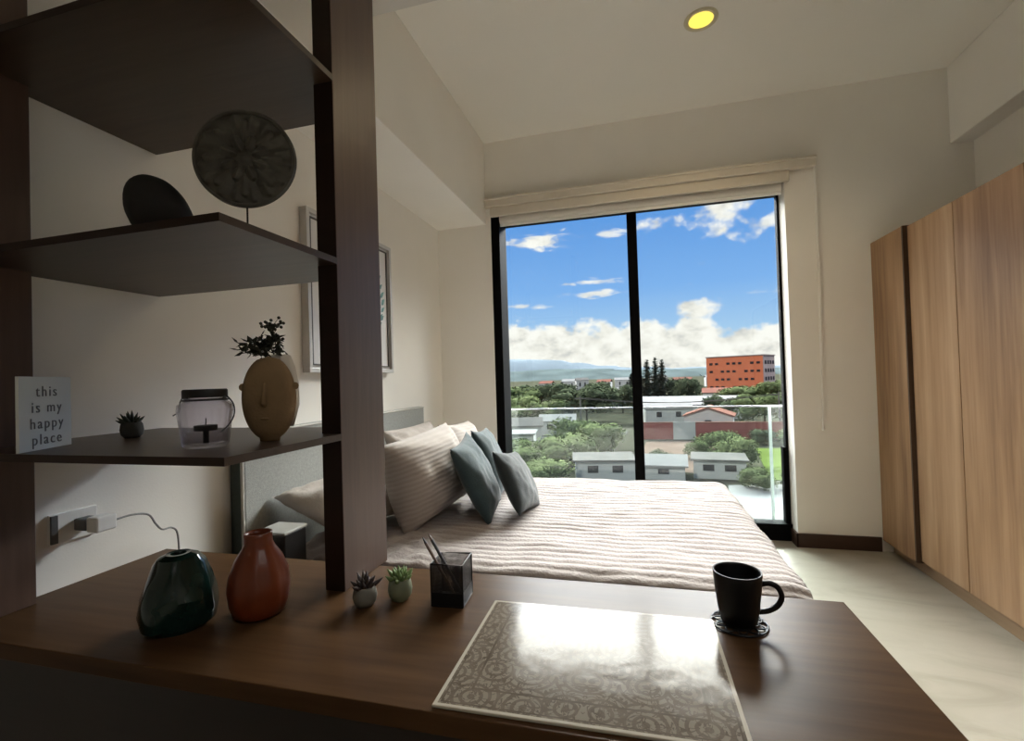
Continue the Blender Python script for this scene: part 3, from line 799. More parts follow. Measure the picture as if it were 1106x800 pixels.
# placemat
def mat_mat():
    m, nt, out = newmat('ornate_placemat'); N = nt.nodes; L = nt.links
    b = N.new('ShaderNodeBsdfPrincipled'); b.inputs['Roughness'].default_value = .14; b.inputs['Specular IOR Level'].default_value = .032
    b.inputs['Coat Weight'].default_value = 0
    tc = N.new('ShaderNodeTexCoord'); sp = N.new('ShaderNodeSeparateXYZ'); L.new(tc.outputs['Object'], sp.inputs[0])
    def mt(op, a, b_=None):
        n_ = N.new('ShaderNodeMath'); n_.operation = op
        for k_, v_ in enumerate((a, b_)):
            if v_ is None: continue
            if isinstance(v_, (int, float)): n_.inputs[k_].default_value = v_
            else: L.new(v_, n_.inputs[k_])
        return n_.outputs[0]
    ax, ay = mt('ABSOLUTE', sp.outputs[0]), mt('ABSOLUTE', sp.outputs[1])
    cmb = N.new('ShaderNodeCombineXYZ'); L.new(ax, cmb.inputs[0]); L.new(ay, cmb.inputs[1])
    # rings round scattered medallions
    v = N.new('ShaderNodeTexVoronoi'); v.voronoi_dimensions = '2D'; v.inputs['Scale'].default_value = 15; v.inputs['Randomness'].default_value = .75
    L.new(cmb.outputs[0], v.inputs['Vector'])
    rings = mt('SINE', mt('MULTIPLY', v.outputs['Distance'], 30.0))
    # mirrored scrolls
    n1 = N.new('ShaderNodeTexNoise'); n1.inputs['Scale'].default_value = 34; n1.inputs['Detail'].default_value = 2; n1.inputs['Distortion'].default_value = 2.2
    L.new(cmb.outputs[0], n1.inputs['Vector'])
    scroll = mt('ABSOLUTE', mt('SUBTRACT', n1.outputs['Fac'], .5))
    sc = mt('LESS_THAN', scroll, .035)
    rg = mt('GREATER_THAN', rings, .25)
    pat = mt('MAXIMUM', mt('MULTIPLY', sc, .9), mt('MULTIPLY', rg, .75))
    # border lines
    ex, ey = mt('SUBTRACT', .2385, ax), mt('SUBTRACT', .1825, ay)
    e = mt('MINIMUM', ex, ey)
    l1 = mt('LESS_THAN', mt('ABSOLUTE', mt('SUBTRACT', e, .052)), .0022)
    l2 = mt('LESS_THAN', mt('ABSOLUTE', mt('SUBTRACT', e, .012)), .0016)
    rim = mt('LESS_THAN', e, .007)
    pat = mt('MAXIMUM', pat, mt('MAXIMUM', l1, l2))
    pat = mt('MULTIPLY', pat, mt('SUBTRACT', 1.0, rim))
    n2 = N.new('ShaderNodeTexNoise'); n2.inputs['Scale'].default_value = 25; L.new(tc.outputs['Object'], n2.inputs['Vector'])
    pat = mt('MULTIPLY', pat, mt('ADD', .35, n2.outputs['Fac']))
    cr = N.new('ShaderNodeValToRGB'); cr.color_ramp.elements[0].color = (.20, .168, .132, 1); cr.color_ramp.elements[1].color = (.085, .066, .05, 1)
    L.new(pat, cr.inputs['Fac'])
    mx = N.new('ShaderNodeMix'); mx.data_type = 'RGBA'; L.new(rim, mx.inputs[0]); L.new(cr.outputs[0], mx.inputs[6]); mx.inputs[7].default_value = (.42, .38, .31, 1)
    L.new(mx.outputs[2], b.inputs['Base Color'])
    n3 = N.new('ShaderNodeTexNoise'); n3.inputs['Scale'].default_value = 26; n3.inputs['Detail'].default_value = 1; L.new(tc.outputs['Object'], n3.inputs['Vector'])
    bp = N.new('ShaderNodeBump'); bp.inputs['Strength'].default_value = .12; bp.inputs['Distance'].default_value = .004
    L.new(n3.outputs['Fac'], bp.inputs['Height']); L.new(bp.outputs['Normal'], b.inputs['Normal']); L.new(bp.outputs['Normal'], b.inputs['Coat Normal'])
    L.new(b.outputs[0], out.inputs[0]); return m
pm = box(NB(), -.2385, -.1825, 0, .2385, .1825, .005)
pmo = link('placemat', pm, mat_mat(), loc=(-.101, .893, DZ+.0003), bevel=.0015); pmo.rotation_euler = (0, 0, radians(.6))
tag(pmo, 'glossy rectangular placemat with ornate printed border on the desk', 'placemat')

# coaster and mug
MX, MY = .186, 1.078
ct = thing('coaster', 'round black wire coaster under the black mug', 'coaster', (MX, MY, DZ))
b = NB()
for k in range(10):
    a = 2*pi*k/10
    tube(b, [(.034*cos(a)+.020*cos(2*pi*j/16), .034*sin(a)+.020*sin(2*pi*j/16), .003) for j in range(16)], .0017, 6, closed=True)
for r in (.03, .054): tube(b, [(r*cos(2*pi*j/40), r*sin(2*pi*j/40), .003) for j in range(40)], .0020, 6, closed=True)
lathe(b, [(0, .0005), (.03, .0005), (.03, .003), (0, .003)], 30)
link('wire_loops', b, M['bm'], ct, smooth=True)
mg = thing('mug', 'matte black mug on a wire coaster at right of placemat', 'mug', (MX, MY, DZ+.0051), radians(-8))
b = NB(); lathe(b, [(0, 0), (.030, 0), (.035, .004), (.040, .03), (.0445, .07), (.0475, .103), (.0472, .1055), (.0445, .1055), (.0435, .100), (.040, .06), (.034, .012), (0, .008)], 48)
link('body', b, M['mug'], mg, smooth=True)
b = NB(); hp = catmull([(.043, 0, .083), (.058, 0, .087), (.073, 0, .081), (.080, 0, .064), (.073, 0, .045), (.057, 0, .032), (.038, 0, .026)], 8)
tube(b, hp, .0054, 10); link('handle', b, M['mug'], mg, smooth=True)
bpy.context.view_layer.update()
# ------------------------------------------------------------------ outside
G = -9.0
def PO(*a, **k):
    k['spec'] = 0
    return P(a[0], tuple(.70*c for c in a[1]), *a[2:], **k)
M['ground'] = PO('town_ground', (.05, .052, .036), .95, var=.45, vscale=.09)
M['dirt'] = PO('pinkish_dirt', (.13, .095, .075), .95, var=.15, vscale=.4)
M['lawn'] = PO('bright_lawn', (.088, .125, .03), .9, var=.2, vscale=.6, bump=.3, bscale=9)
M['pave'] = PO('pale_paving', (.25, .252, .245), .9, var=.08, vscale=.3)
M['asphalt'] = PO('asphalt', (.09, .09, .09), .9, var=.1, vscale=.3)
M['mount'] = PO('hazy_blue_hills', (.125, .155, .178), 1, var=.12, vscale=.004)  # blue tone is distance haze painted into the mountains
M['mount2'] = PO('hazy_green_blue_hills', (.075, .096, .096), 1, var=.3, vscale=.012)  # nearer hills, with haze mixed into their colour as well
M['orange'] = PO('orange_render', (.58, .172, .088), .85, var=.06, vscale=.4)
M['greyflank'] = PO('grey_flank', (.32, .25, .235), .8, var=.1, vscale=.3)
M['winglass'] = PO('dark_windows', (0.0275, 0.0275, 0.033), .25)
M['whitewall'] = PO('white_render', (.46, .46, .44), .9, var=.06, vscale=.5)
M['roofwhite'] = PO('pale_metal_roof', (.24, .24, .232), .6, var=.08, vscale=.5)
M['roofgrey'] = PO('grey_roof', (.13, .126, .118), .8, var=.15, vscale=.6)
M['roofred'] = PO('red_roof', (.21, .10, .078), .8, var=.15, vscale=.6)
M['redwall'] = PO('dark_red_wall', (.27, .075, .068), .9, var=.1, vscale=.5)
M['bark'] = PO('bark', (0.0385, 0.0275, 0.0193), .95)
def leafmat(name, a, b_):
    a, b_ = tuple(.74*c for c in a), tuple(.74*c for c in b_)
    m, nt, out = newmat(name); N = nt.nodes; L = nt.links
    d = N.new('ShaderNodeBsdfPrincipled'); d.inputs['Roughness'].default_value = 1; d.inputs['Specular IOR Level'].default_value = 0
    tc = N.new('ShaderNodeTexCoord'); n = N.new('ShaderNodeTexNoise'); n.inputs['Scale'].default_value = 1.1; n.inputs['Detail'].default_value = 5
    cr = N.new('ShaderNodeValToRGB'); cr.color_ramp.elements[0].position = .35; cr.color_ramp.elements[1].position = .65
    cr.color_ramp.elements[0].color = (*a, 1); cr.color_ramp.elements[1].color = (*b_, 1)
    L.new(tc.outputs['Object'], n.inputs['Vector']); L.new(n.outputs['Fac'], cr.inputs['Fac']); L.new(cr.outputs[0], d.inputs['Base Color']); L.new(d.outputs[0], out.inputs[0])
    return m
M['dark'] = leafmat('dark_leaves', (.042, .055, .032), (.085, .105, .06))
M['mid'] = leafmat('mid_leaves', (.07, .095, .042), (.13, .16, .07))
M['light'] = leafmat('light_leaves', (.11, .14, .062), (.19, .225, .10))
M['con'] = leafmat('conifer_needles', (.03, .042, .034), (.06, .075, .055))

b = NB(); box(b, -900, 4.2, G-1, 900, 2600, G); struct('ground', b, M['ground'])
struct('lawn', prism(NB(), [(11.5, 48.5), (17, 48.5), (24, 68), (14.5, 68)], G, G+.06), M['lawn'])
struct('paving', prism(NB(), [(2.5, 12), (16, 12), (16, 47.5), (7.5, 46), (5, 30)], G, G+.03), M['pave'])
struct('road', prism(NB(), [(-40, 68), (-8, 80), (-2, 84), (-2, 88), (-9, 84), (-40, 73)], G, G+.03), M['asphalt'])
struct('path', prism(NB(), [(-1, 53), (9, 50), (11, 75), (1, 74)], G, G+.04), M['dirt'])

def ridge(name, y, pts, mat, depth, seed, amp):
    bm = NB(); rows = []
    n = 160; x0, x1 = pts[0][0], pts[-1][0]
    for j in range(7):
        row = []
        for i in range(n+1):
            x = x0 + (x1-x0)*i/n
            for (xa, za), (xb, zb) in zip(pts[:-1], pts[1:]):
                if xa <= x <= xb:
                    t = (x-xa)/(xb-xa); t = t*t*(3-2*t); z = za + (zb-za)*t; break
            h = z + amp*noise.fractal(Vector((x/250+seed, j*.7, 0)), 1, 2, 5)
            f = sin(pi/2*j/4) if j <= 4 else cos(pi/2*(j-4)/2.0)
            row.append(bm.verts.new((x + 40*noise.noise(Vector((i*.3, j, seed))), y - depth + depth*j/4, G-1 + (h-G)*max(0, f))))
        rows.append(row)
    for a, c in zip(rows[:-1], rows[1:]):
        for i in range(n): bm.faces.new((a[i], a[i+1], c[i+1], c[i]))
    return struct(name, bm, mat, smooth=True)
ridge('mountains', 3000, [(-2200, 120), (-1000, 128), (-777, 118), (-640, 112), (-500, 104), (-360, 84), (-213, 62), (9, 40), (275, 30), (600, 26), (1500, 30)], M['mount'], 500, 3.1, 12)
ridge('hills', 1500, [(-1200, 22), (-500, 22), (-390, 24), (-250, 26), (-110, 22), (0, 16), (140, 13), (400, 8), (900, 6)], M['mount2'], 260, 8.2, 6)

# --- leafy crowns made of many small leaf clumps (mesh shared by copies)
def crown_mesh(name, seed, blobs, n, size, mat):
    rnd = random.Random(seed); bm = NB()
    tot = sum(r*r for *_, r in blobs)
    for (cx_, cy_, cz_, r) in blobs:
        bmesh.ops.create_icosphere(bm, subdivisions=2, radius=r*.66, matrix=Matrix.Translation((cx_, cy_, cz_)) @ Matrix.Diagonal((1, 1, .85, 1)))
    for v in bm.verts:
        v.co += Vector((noise.noise(v.co*1.7), noise.noise(v.co*1.7+Vector((5, 5, 5))), noise.noise(v.co*1.7+Vector((9, 2, 7)))))*.16
    for (cx_, cy_, cz_, r) in blobs:
        for _ in range(int(n*r*r/tot)):
            d_ = Vector((rnd.gauss(0, 1), rnd.gauss(0, 1), rnd.gauss(.25, 1))).normalized()
            p = Vector((cx_, cy_, cz_)) + Vector((d_.x, d_.y, d_.z*.85))*r*(.62+.48*rnd.random()**.7)
            a = Vector((rnd.gauss(0, 1), rnd.gauss(0, 1), rnd.gauss(0, 1))).normalized(); s_ = size*(.6+.8*rnd.random())
            e = (a - d_*a.dot(d_)*.6).normalized(); f = e.cross(d_).normalized()
            q = [bm.verts.new(p + e*s_), bm.verts.new(p + f*s_*.6), bm.verts.new(p - e*s_), bm.verts.new(p - f*s_*.6)]
            bm.faces.new(q)
    me = bpy.data.meshes.new(name); bm.to_mesh(me); bm.free(); me.materials.append(mat)
    return me
# unit crowns, base at z=0, roughly 1 high and 1 wide
def blobset(seed, k, wide):
    rnd = random.Random(seed); out = [(0, 0, .62, .30)]
    for i in range(k):
        a = 2*pi*i/k + rnd.random()*.6; rr_ = wide*(.45+.35*rnd.random())
        out.append((rr_*cos(a)*.5, rr_*sin(a)*.5, .38+.36*rnd.random(), .17+.10*rnd.random()))
    return out
CR = {}
for mk in ('dark', 'mid', 'light'):
    CR[mk] = [crown_mesh('crown', 11+i, blobset(21+i*3, 9+i, 1.0), 2600, .036, M[mk]) for i in range(2)]
def bushmesh(mk, seed):
    rnd = random.Random(seed)
    bl_ = [(rnd.uniform(-.32, .32), rnd.uniform(-.3, .3), .28+.3*rnd.random(), .22+.14*rnd.random()) for _ in range(7)]
    return crown_mesh('foliage', seed, bl_, 2200, .036, M[mk])
BU = {mk: [bushmesh(mk, 50+i) for i in range(2)] for mk in ('dark', 'mid', 'light')}
trunk_b = NB(); tube(trunk_b, [(0, 0, 0), (.01, 0, .25), (-.01, .01, .6)], 0, 8, rads=[.035, .026, .014])
trunk_me = bpy.data.meshes.new('trunk'); trunk_b.to_mesh(trunk_me); trunk_b.free(); trunk_me.materials.append(M['bark'])
def tree(label, x, y, h, w, mk, v=0, group='trees outside the window', rz=0.0):
    t = thing('tree', label, 'tree', (x, y, G), rz, group)
    c = bpy.data.objects.new('crown', CR[mk][v]); COL.objects.link(c); c.parent = t; c.scale = (w, w, h)
    tr_ = bpy.data.objects.new('trunk', trunk_me); COL.objects.link(tr_); tr_.parent = t; tr_.scale = (h*.8, h*.8, h*.9)
    return t
def bush(label, x, y, h, w, mk, v=0, rz=0.0):
    o = bpy.data.objects.new('bush', BU[mk][v]); COL.objects.link(o); o.location = (x, y, G-.02*h); o.scale = (w, w, h); o.rotation_euler = (0, 0, rz)
    return tag(o, label, 'bush', 'bushes outside the window')
def conifer(label, x, y, h, w, seed):
    t = thing('conifer', label, 'tree', (x, y, G), seed, 'tall conifers beyond the mullion')
    b = NB(); tube(b, [(0, 0, 0), (0, 0, h*.98)], 0, 8, rads=[h*.018, h*.003]); link('trunk', b, M['bark'], t)
    bm = NB(); rnd = random.Random(seed)
    bmesh.ops.create_cone(bm, cap_ends=True, segments=14, radius1=w*.30, radius2=.05, depth=h*.88, matrix=Matrix.Translation((0, 0, h*.54)))
    for i in range(260):
        k = rnd.random()**.8; z = h*(.08+.9*k); R_ = w*.5*(1-k)**.8+.15; a = rnd.random()*2*pi
        p = Vector((0, 0, z)); d_ = Vector((cos(a), sin(a), .1-.35*(1-k)))
        for q_ in range(4):
            leaf(bm, p + d_*R_*q_/4, d_ + Vector((rnd.uniform(-.5, .5), rnd.uniform(-.5, .5), rnd.uniform(-.2, .3))), (0, 0, 1), R_*.6+.3, R_*.5+.35, .1)
    link('needles', bm, M['con'], t)
# far dark line of trees at left
T = tree
T('tall dark tree at the far left, touching the window frame', -33, 126, 8.6, 14, 'mid', 0)
T('broad dark tree second from the left below the blue hills', -26.5, 132, 9.0, 13, 'dark', 1, rz=1)
T('dark tree just left of the biggest dark tree', -20.5, 128, 8.8, 11, 'dark', 0, rz=2)
T('biggest rounded dark tree left of the mullion', -11.0, 104, 8.3, 12.5, 'dark', 1, rz=.5)
T('dark tree right behind the biggest dark tree', -12.0, 140, 8.8, 11, 'dark', 0, rz=4)
T('pale green tree below the far left trees', -26, 108, 6.3, 9, 'light', 0, rz=3)
T('mid green tree in front of the dark trees at left', -18.5, 98, 5.8, 8, 'mid', 1, rz=1.6)
T('green tree at the window frame, in front of the far left tree', -24.0, 92, 4.9, 7, 'mid', 0, rz=5)
T('dark tree directly left of the tall conifers', -4.0, 128, 8.0, 7, 'dark', 0, rz=2.6)
T('dark tree between conifers and orange building', 12.5, 150, 9.3, 8, 'dark', 1, rz=3.3)
T('dark green tree close to the orange building at its left', 17.5, 178, 8.8, 9, 'dark', 0, rz=.9)
T('green tree in front of the orange building base', 28.0, 140, 6.6, 13, 'mid', 1, rz=1.9)
T('olive tree by the right window edge below the orange building', 34.5, 132, 8.5, 11, 'mid', 0, rz=2.8)
T('large dark green tree above the red wall at right', 21.5, 93, 6.6, 9, 'mid', 1, rz=.3)
T('green tree at right edge above the red wall', 28.5, 97, 6.8, 9, 'mid', 0, rz=4.4)
T('dark green tree behind the red wall near the gabled house', 15.0, 100, 5.8, 7, 'dark', 0, rz=5.2)
for i, (x, h, w_) in enumerate(((.1, 13.2, 4.2), (2.6, 14.6, 4.2), (5.0, 15.2, 3.8), (6.9, 14.4, 4.0), (-1.8, 10.5, 4.5))):
    conifer(('conifer hidden partly by the mullion, second from left', 'middle tall conifer beside the mullion', 'tallest pointed conifer of the clump', 'rightmost tall conifer of the clump', 'shortest conifer of the clump, left of mullion')[i], x, 140+i*2.0, h, w_, i+3)
# bushes in the middle distance
Bq = bush
for a in (
 ('light green bush crown left of the grey roofed shed', -9.6, 56, 4.4, 7.5, 'light', 0, 0),
 ('light green bushes tallest beside the mullion', -4.4, 62, 5.0, 7.0, 'light', 1, 1),
 ('mid green bush left of mullion below dark trees', -8.5, 70, 5.4, 7.0, 'mid', 0, 2),
 ('olive bush above the teal cushions, by the window frame', -12.6, 50, 3.4, 6.0, 'mid', 1, 3),
 ('dark bush in front of the left white houses', -15.5, 60, 3.2, 6.0, 'mid', 0, 4),
 ('pale bush just above the bed left of the grey shed', -9.4, 46, 3.0, 5.0, 'light', 0, 5),
 ('green bush left of the grey shed roof near bed', -6.2, 54.3, 3.6, 4.6, 'mid', 1, 1.5),
 ('dark bush right of the mullion on the dirt lot', 2.0, 56, 2.0, 2.8, 'dark', 0, .8),
 ('small olive bush on the dirt lot middle', 6.8, 60, 2.6, 3.0, 'mid', 1, 2.2),
 ('light green bush beside the bright lawn, at its left', 10.2, 56, 3.8, 4.5, 'light', 1, 2.9),
 ('green bush in front of the red wall, left of lawn', 10.4, 66, 3.6, 5.5, 'mid', 0, 3.6),
 ('teal green bush behind the lawn', 16.4, 71.5, 2.6, 4.0, 'dark', 1, .4),
 ('light bush at the right window edge behind the lawn', 20.4, 72, 2.6, 4.2, 'light', 0, 1.1),
 ('grey green bush in front of the lawn, left part', 9.3, 45, 2.2, 3.2, 'mid', 1, 4.9),
 ('dark green bush in front of the lawn, right part', 13.0, 46, 1.8, 3.6, 'dark', 0, 5.5),
): Bq(*a)

# --- buildings
def house(name, label, x, y, w_, d_, h, rz, roofmat, wallmat=None, roof='gable', rh=1.2, cat='house', win=2, door=False, group=None):
    t = thing(name, label, cat, (x, y, G), rz, group)
    wm = wallmat or M['whitewall']
    link('walls', box(NB(), -w_/2, -d_/2, 0, w_/2, d_/2, h), wm, t)
    b = NB()
    if roof == 'gable':      # ridge along x, eave facing the viewer
        prism_pts = [(-d_/2-.3, h-.05), (0, h+rh), (d_/2+.3, h-.05), (d_/2+.3, h+.12), (0, h+rh+.2), (-d_/2-.3, h+.12)]
        A = [b.verts.new((-w_/2-.3, yy, zz)) for yy, zz in prism_pts]; B_ = [b.verts.new((w_/2+.3, yy, zz)) for yy, zz in prism_pts]
        b.faces.new(A); b.faces.new(B_[::-1])
        for i in range(6): b.faces.new((A[i], B_[i], B_[(i+1) % 6], A[(i+1) % 6]))
    elif roof == 'front':    # ridge along y, gable facing the viewer
        link('gable', prism_y([(-w_/2, h), (w_/2, h), (0, h+rh)], -d_/2, d_/2), wm, t)
        pp = [(-w_/2-.3, h-.05), (0, h+rh+.05), (w_/2+.3, h-.05), (w_/2+.3, h+.15), (0, h+rh+.28), (-w_/2-.3, h+.15)]
        A = [b.verts.new((xx, -d_/2-.3, zz)) for xx, zz in pp]; B_ = [b.verts.new((xx, d_/2+.3, zz)) for xx, zz in pp]
        b.faces.new(A); b.faces.new(B_[::-1])
        for i in range(6): b.faces.new((A[i], B_[i], B_[(i+1) % 6], A[(i+1) % 6]))
    else:
        box(b, -w_/2-.25, -d_/2-.25, h, w_/2+.25, d_/2+.25, h+.18)
    link('roof', b, roofmat, t)
    for i in range(win):
        xx = -w_/2 + w_*(i+.7)/(win+.4)
        link('window', box(NB(), xx-.5, -d_/2-.05, h*.45, xx+.5, -d_/2-.001, h*.8), M['winglass'], t)
    if door: link('door', box(NB(), -w_*.38, -d_/2-.06, 0, -w_*.22, -d_/2-.001, 2.1), M['roofgrey'], t)
    return t
def prism_y(pts, y0, y1):
    b = NB(); A = [b.verts.new((x, y0, z)) for x, z in pts]; B_ = [b.verts.new((x, y1, z)) for x, z in pts]
    b.faces.new(A); b.faces.new(B_[::-1]); n = len(pts)
    for i in range(n): b.faces.new((A[i], B_[i], B_[(i+1) % n], A[(i+1) % n]))
    return b
# orange office block
ob = thing('office_building', 'orange flat roofed office block with rows of small windows', 'building', (41.2, 214, G), radians(-30))
link('walls', box(NB(), -11.6, -6, 0, 10.5, 7, 15.9), M['orange'], ob)
link('side_wall', box(NB(), 10.5, -6.2, 0, 10.9, 7, 16.0), M['greyflank'], ob)
b = NB(); box(b, -11.9, -6.3, 16.0, 11.2, 7.3, 16.35); link('roof', b, M['greyflank'], ob)
for fl in range(4):
    for i in range(9):
        if (i*5+fl*3) % 4 == 3: continue
        xx = -10.3 + i*2.3
        link('window', box(NB(), xx, -6.12, 3.2+fl*3.2, xx+1.3, -6.001, 4.1+fl*3.2), M['winglass'], ob)
    for i in range(4):
        link('window', box(NB(), 10.905, -5.2+i*3.1, 3.0+fl*3.2, 10.98, -3.4+i*3.1, 4.4+fl*3.2), M['winglass'], ob)
house('warehouse', 'long pale roofed warehouse below the orange building', 11.5, 118, 22, 14, 3.0, radians(-6), M['roofwhite'], win=4, rh=1.5, cat='building')
house('house', 'white roofed house right of the tall conifers', 5.5, 104, 9, 7, 3.0, radians(5), M['roofwhite'], rh=1.0)
house('house', 'white gabled house with red roof edge behind the red wall', 11.6, 87, 7.5, 6, 2.8, radians(-12), M['roofred'], roof='front', rh=1.3, win=1)
house('house', 'pale red roofed house under the orange building', 27, 162, 14, 8, 3.6, radians(-8), M['roofred'], rh=1.3)
house('house', 'pale house glimpsed left of the conifers', -6.5, 150, 7, 6, 5.0, 0, M['roofwhite'], rh=1.0)
house('house', 'white walled house at left between the trees', -18.6, 74, 7, 5, 2.6, radians(12), M['roofgrey'], rh=1.0)
house('house', 'white flat roofed house by the left window frame', -16.9, 66, 5, 5, 2.3, radians(8), M['roofwhite'], roof='flat')
house('house', 'pale roofed house in front of the biggest dark tree', -14.0, 84, 6, 5, 2.4, radians(6), M['roofwhite'], rh=.9)
house('shed', 'grey flat roofed shed just above the bed, left of mullion', -3.6, 48.5, 5.6, 4.5, 1.9, radians(8), M['roofgrey'], roof='flat', cat='shed', win=2)
house('shed', 'low white walled shed right of the mullion behind bed', 2.2, 49.4, 3.9, 3.6, 1.3, radians(-4), M['roofwhite'], rh=.7, cat='shed', win=1)
house('shed', 'brownish roofed shed right of the low white shed', 7.4, 50.5, 4.6, 4.0, 1.7, radians(-6), M['roofgrey'], roof='flat', cat='shed', win=2)
far = [(-62, 330, 9, 0), (-48, 345, 10, 1), (-36, 318, 8, 2), (-22, 330, 9, 0), (-10, 350, 12, 1), (14, 340, 10, 2), (28, 325, 11, 0), (52, 360, 12, 1)]
for i, (x, y_, w_, k) in enumerate(far):
    house('far_house', ('tiny far house at left end of the distant row', 'tiny far house second from left in the distant row', 'tiny far house third from left in the distant row', 'tiny far house left of the mullion in the distance', 'tiny far house directly left of the conifers', 'tiny far house directly right of the conifers', 'tiny far house left of the orange building', 'tiny far house behind the orange building')[i], x, y_, w_, 8, 5.5+k*.8, radians(10*k-8), (M['roofred'], M['roofwhite'], M['roofgrey'])[k], rh=1.6, group='distant houses', win=2)
rw = thing('boundary_wall', 'long dark red boundary wall with a white gate behind the lots', 'wall', (0, 77, G), 0)
link('wall_panel', box(NB(), .6, -.15, 0, 26, .15, 2.5), M['redwall'], rw)
link('coping', box(NB(), .5, -.22, 2.5, 26, .22, 2.62), M['roofred'], rw)
link('gate', box(NB(), 5.0, -.25, 0, 8.2, -.16, 2.7), M['whitewall'], rw)
up = thing('utility_pole', 'thin pale utility pole among the bushes left of mullion', 'pole', (-9.9, 84, G))
b = NB(); tube(b, [(0, 0, 0), (0, 0, 6.6)], 0, 8, rads=[.16, .10]); link('pole', b, M['roofgrey'], up)
link('crossarm', box(NB(), -1.0, -.06, 6.1, 1.0, .06, 6.25), M['roofgrey'], up)
up2 = copy_tree(up); up2.location = (22, 85.5, G); up2['label'] = 'utility pole at the right among trees above the red wall'
for i, (z0, dx) in enumerate(((6.27, -.9), (6.27, .9))):
    a_, c_2 = Vector((-9.9+dx, 84, G+z0)), Vector((22+dx, 85.5, G+z0))
    pts = [a_.lerp(c_2, k/20) - Vector((0, 0, 1.1*sin(pi*k/20))) for k in range(21)]
    tag(link('power_line', tube(NB(), pts, .045, 5), M['roofgrey']), ('thin overhead cable between the poles, nearer one', 'thin overhead cable between the poles, farther one')[i], 'cable', 'overhead cables')
# ------------------------------------------------------------------ sky and sun
W_ = bpy.data.worlds.new('world'); S.world = W_; W_.use_nodes = True
nt = W_.node_tree; nt.nodes.clear(); N = nt.nodes; L = nt.links
def mt(op, a, b_=None, c=None, clamp=False):
    n_ = N.new('ShaderNodeMath'); n_.operation = op; n_.use_clamp = clamp
    for k_, v_ in enumerate((a, b_, c)):
        if v_ is None: continue
        if isinstance(v_, (int, float)): n_.inputs[k_].default_value = v_
        else: L.new(v_, n_.inputs[k_])
    return n_.outputs[0]
tc = N.new('ShaderNodeTexCoord'); sp = N.new('ShaderNodeSeparateXYZ'); L.new(tc.outputs['Generated'], sp.inputs[0])
el = mt('ARCSINE', sp.outputs[2]); az = mt('ARCTAN2', sp.outputs[0], sp.outputs[1])
def ramp(v, stops):
    r = N.new('ShaderNodeValToRGB'); e = r.color_ramp.elements
    e[0].position, e[0].color = stops[0][0], (*stops[0][1], 1); e[1].position, e[1].color = stops[-1][0], (*stops[-1][1], 1)
    for p_, c_ in stops[1:-1]:
        q_ = e.new(p_); q_.color = (*c_, 1)
    L.new(v, r.inputs[0]); return r.outputs[0]
blue = ramp(mt('MULTIPLY', el, 1.6), [(0, (.52, .68, .82)), (.12, (.40, .62, .86)), (.28, (.215, .45, .85)), (.5, (.12, .33, .76)), (1, (.07, .22, .6))])
def nz(sx, sy, off, det, rough, dist=0):
    c = N.new('ShaderNodeCombineXYZ'); L.new(mt('MULTIPLY_ADD', az, sx, off), c.inputs[0]); L.new(mt('MULTIPLY', el, sy), c.inputs[1]); c.inputs[2].default_value = off
    n_ = N.new('ShaderNodeTexNoise'); n_.inputs['Scale'].default_value = 1; n_.inputs['Detail'].default_value = det; n_.inputs['Roughness'].default_value = rough; n_.inputs['Distortion'].default_value = dist
    L.new(c.outputs[0], n_.inputs['Vector']); return n_.outputs['Fac']
def ss(v, lo, hi):
    m_ = N.new('ShaderNodeMapRange'); m_.interpolation_type = 'SMOOTHSTEP'; m_.inputs[1].default_value = lo; m_.inputs[2].default_value = hi
    L.new(v, m_.inputs[0]); return m_.outputs[0]
# cumulus bank low over the horizon, with bumpy tops
puff = nz(17, 22, 3.3, 9, .56)
lowf = nz(5.5, 3, 8.1, 2, .5)
top = mt('ADD', mt('SUBTRACT', .108, mt('MULTIPLY', az, .05)), mt('MULTIPLY', mt('SUBTRACT', lowf, .5), .10))
cum = ss(mt('ADD', mt('MULTIPLY', mt('SUBTRACT', top, el), 9.0), mt('SUBTRACT', puff, .42)), 0, .16)
def blob(a0, e0, wa, we, k, src, thr):
    u = mt('DIVIDE', mt('SUBTRACT', az, a0), wa); v = mt('DIVIDE', mt('SUBTRACT', el, e0), we)
    d = mt('SUBTRACT', 1.0, mt('SQRT', mt('ADD', mt('MULTIPLY', u, u), mt('MULTIPLY', v, v))))
    return mt('MULTIPLY', ss(mt('ADD', mt('MULTIPLY', d, .42), mt('MULTIPLY', mt('SUBTRACT', src, thr), 1.5)), 0, .30), k)
wisp = nz(16, 60, 1.7, 6, .6, .4)
cl = cum
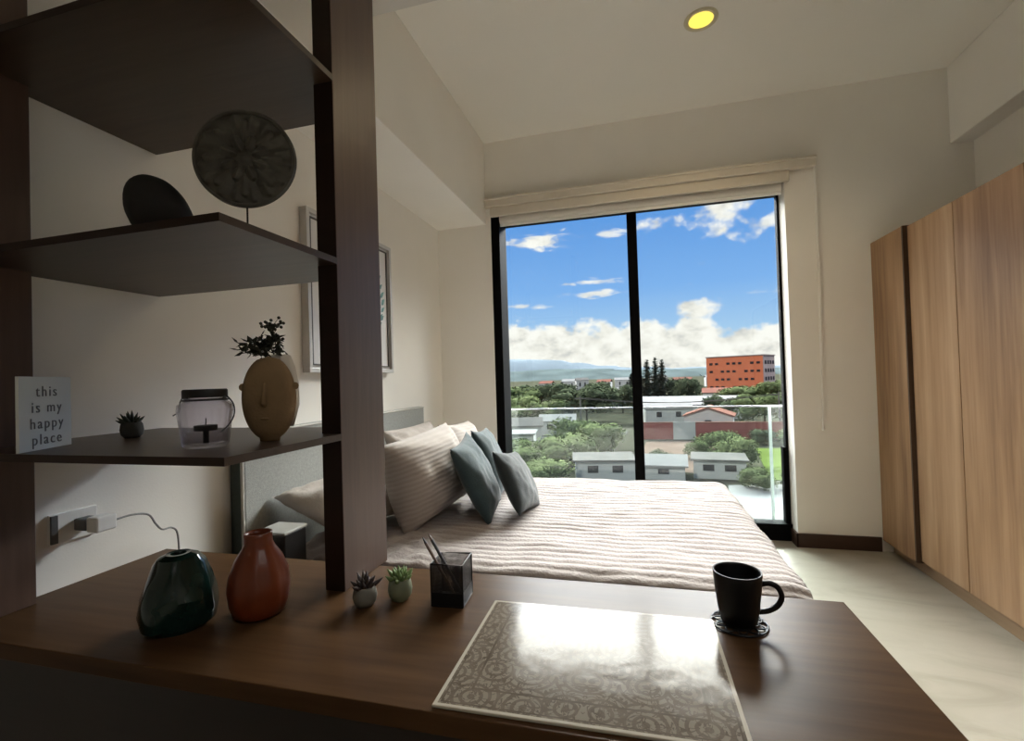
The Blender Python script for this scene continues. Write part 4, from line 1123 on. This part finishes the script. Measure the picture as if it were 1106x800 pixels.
for a in ((.175, .300, .15, .055, 1.0, puff, .58), (.25, .27, .06, .03, .9, puff, .58), (-.190, .280, .10, .026, 1.0, wisp, .585), (-.05, .285, .07, .014, .8, wisp, .585),
          (-.075, .192, .085, .010, .8, wisp, .585), (-.07, .168, .10, .010, .9, wisp, .585), (-.235, .148, .06, .010, .8, wisp, .585), (.27, .145, .06, .010, .6, wisp, .585),
          (.105, .128, .055, .026, 1.0, puff, .55)):
    cl = mt('MAXIMUM', cl, blob(*a))
# sky patch brightened to light the room, above what the window frames
rag = mt('MULTIPLY', mt('SUBTRACT', nz(3, 4, 6.6, 4, .5), .5), .12)
over = mt('MULTIPLY', ss(mt('ADD', el, rag), .36, .47), mt('MULTIPLY', ss(mt('SUBTRACT', .80, el), 0, .15), ss(mt('SUBTRACT', 1.35, mt('ABSOLUTE', az)), 0, .3)))
cl = mt('MAXIMUM', cl, over)
shade = nz(24, 34, 5.2, 6, .6)
ccol = ramp(shade, [(.30, (.62, .62, .60)), (.44, (.88, .86, .79)), (.56, (1.0, .98, .92))])
mx = N.new('ShaderNodeMix'); mx.data_type = 'RGBA'; L.new(cl, mx.inputs[0]); L.new(blue, mx.inputs[6]); L.new(ccol, mx.inputs[7])
bg = N.new('ShaderNodeBackground'); L.new(mx.outputs[2], bg.inputs[0])
L.new(mt('MULTIPLY_ADD', over, SKY_FILL, SKY), bg.inputs[1])
wo = N.new('ShaderNodeOutputWorld'); L.new(bg.outputs[0], wo.inputs[0])
sun = bpy.data.lights.new('sun', 'SUN'); sun.energy = SUN; sun.angle = radians(1.5); sun.color = (1, .95, .86)
so_ = bpy.data.objects.new('sun', sun); COL.objects.link(so_); so_.location = (-20, -30, 40)
so_.rotation_euler = Vector((.45, .75, -.6)).to_track_quat('-Z', 'Y').to_euler()

S.view_settings.view_transform = 'Standard'; S.view_settings.look = 'None'; S.view_settings.gamma = 1; S.view_settings.use_curve_mapping = False
S.view_settings.exposure = EXPO
C_ = S.cycles
C_.max_bounces = 14; C_.diffuse_bounces = 8; C_.glossy_bounces = 5; C_.transparent_max_bounces = 16; C_.transmission_bounces = 8
C_.caustics_reflective = False; C_.caustics_refractive = False; C_.sample_clamp_indirect = 6
C_.use_denoising = True
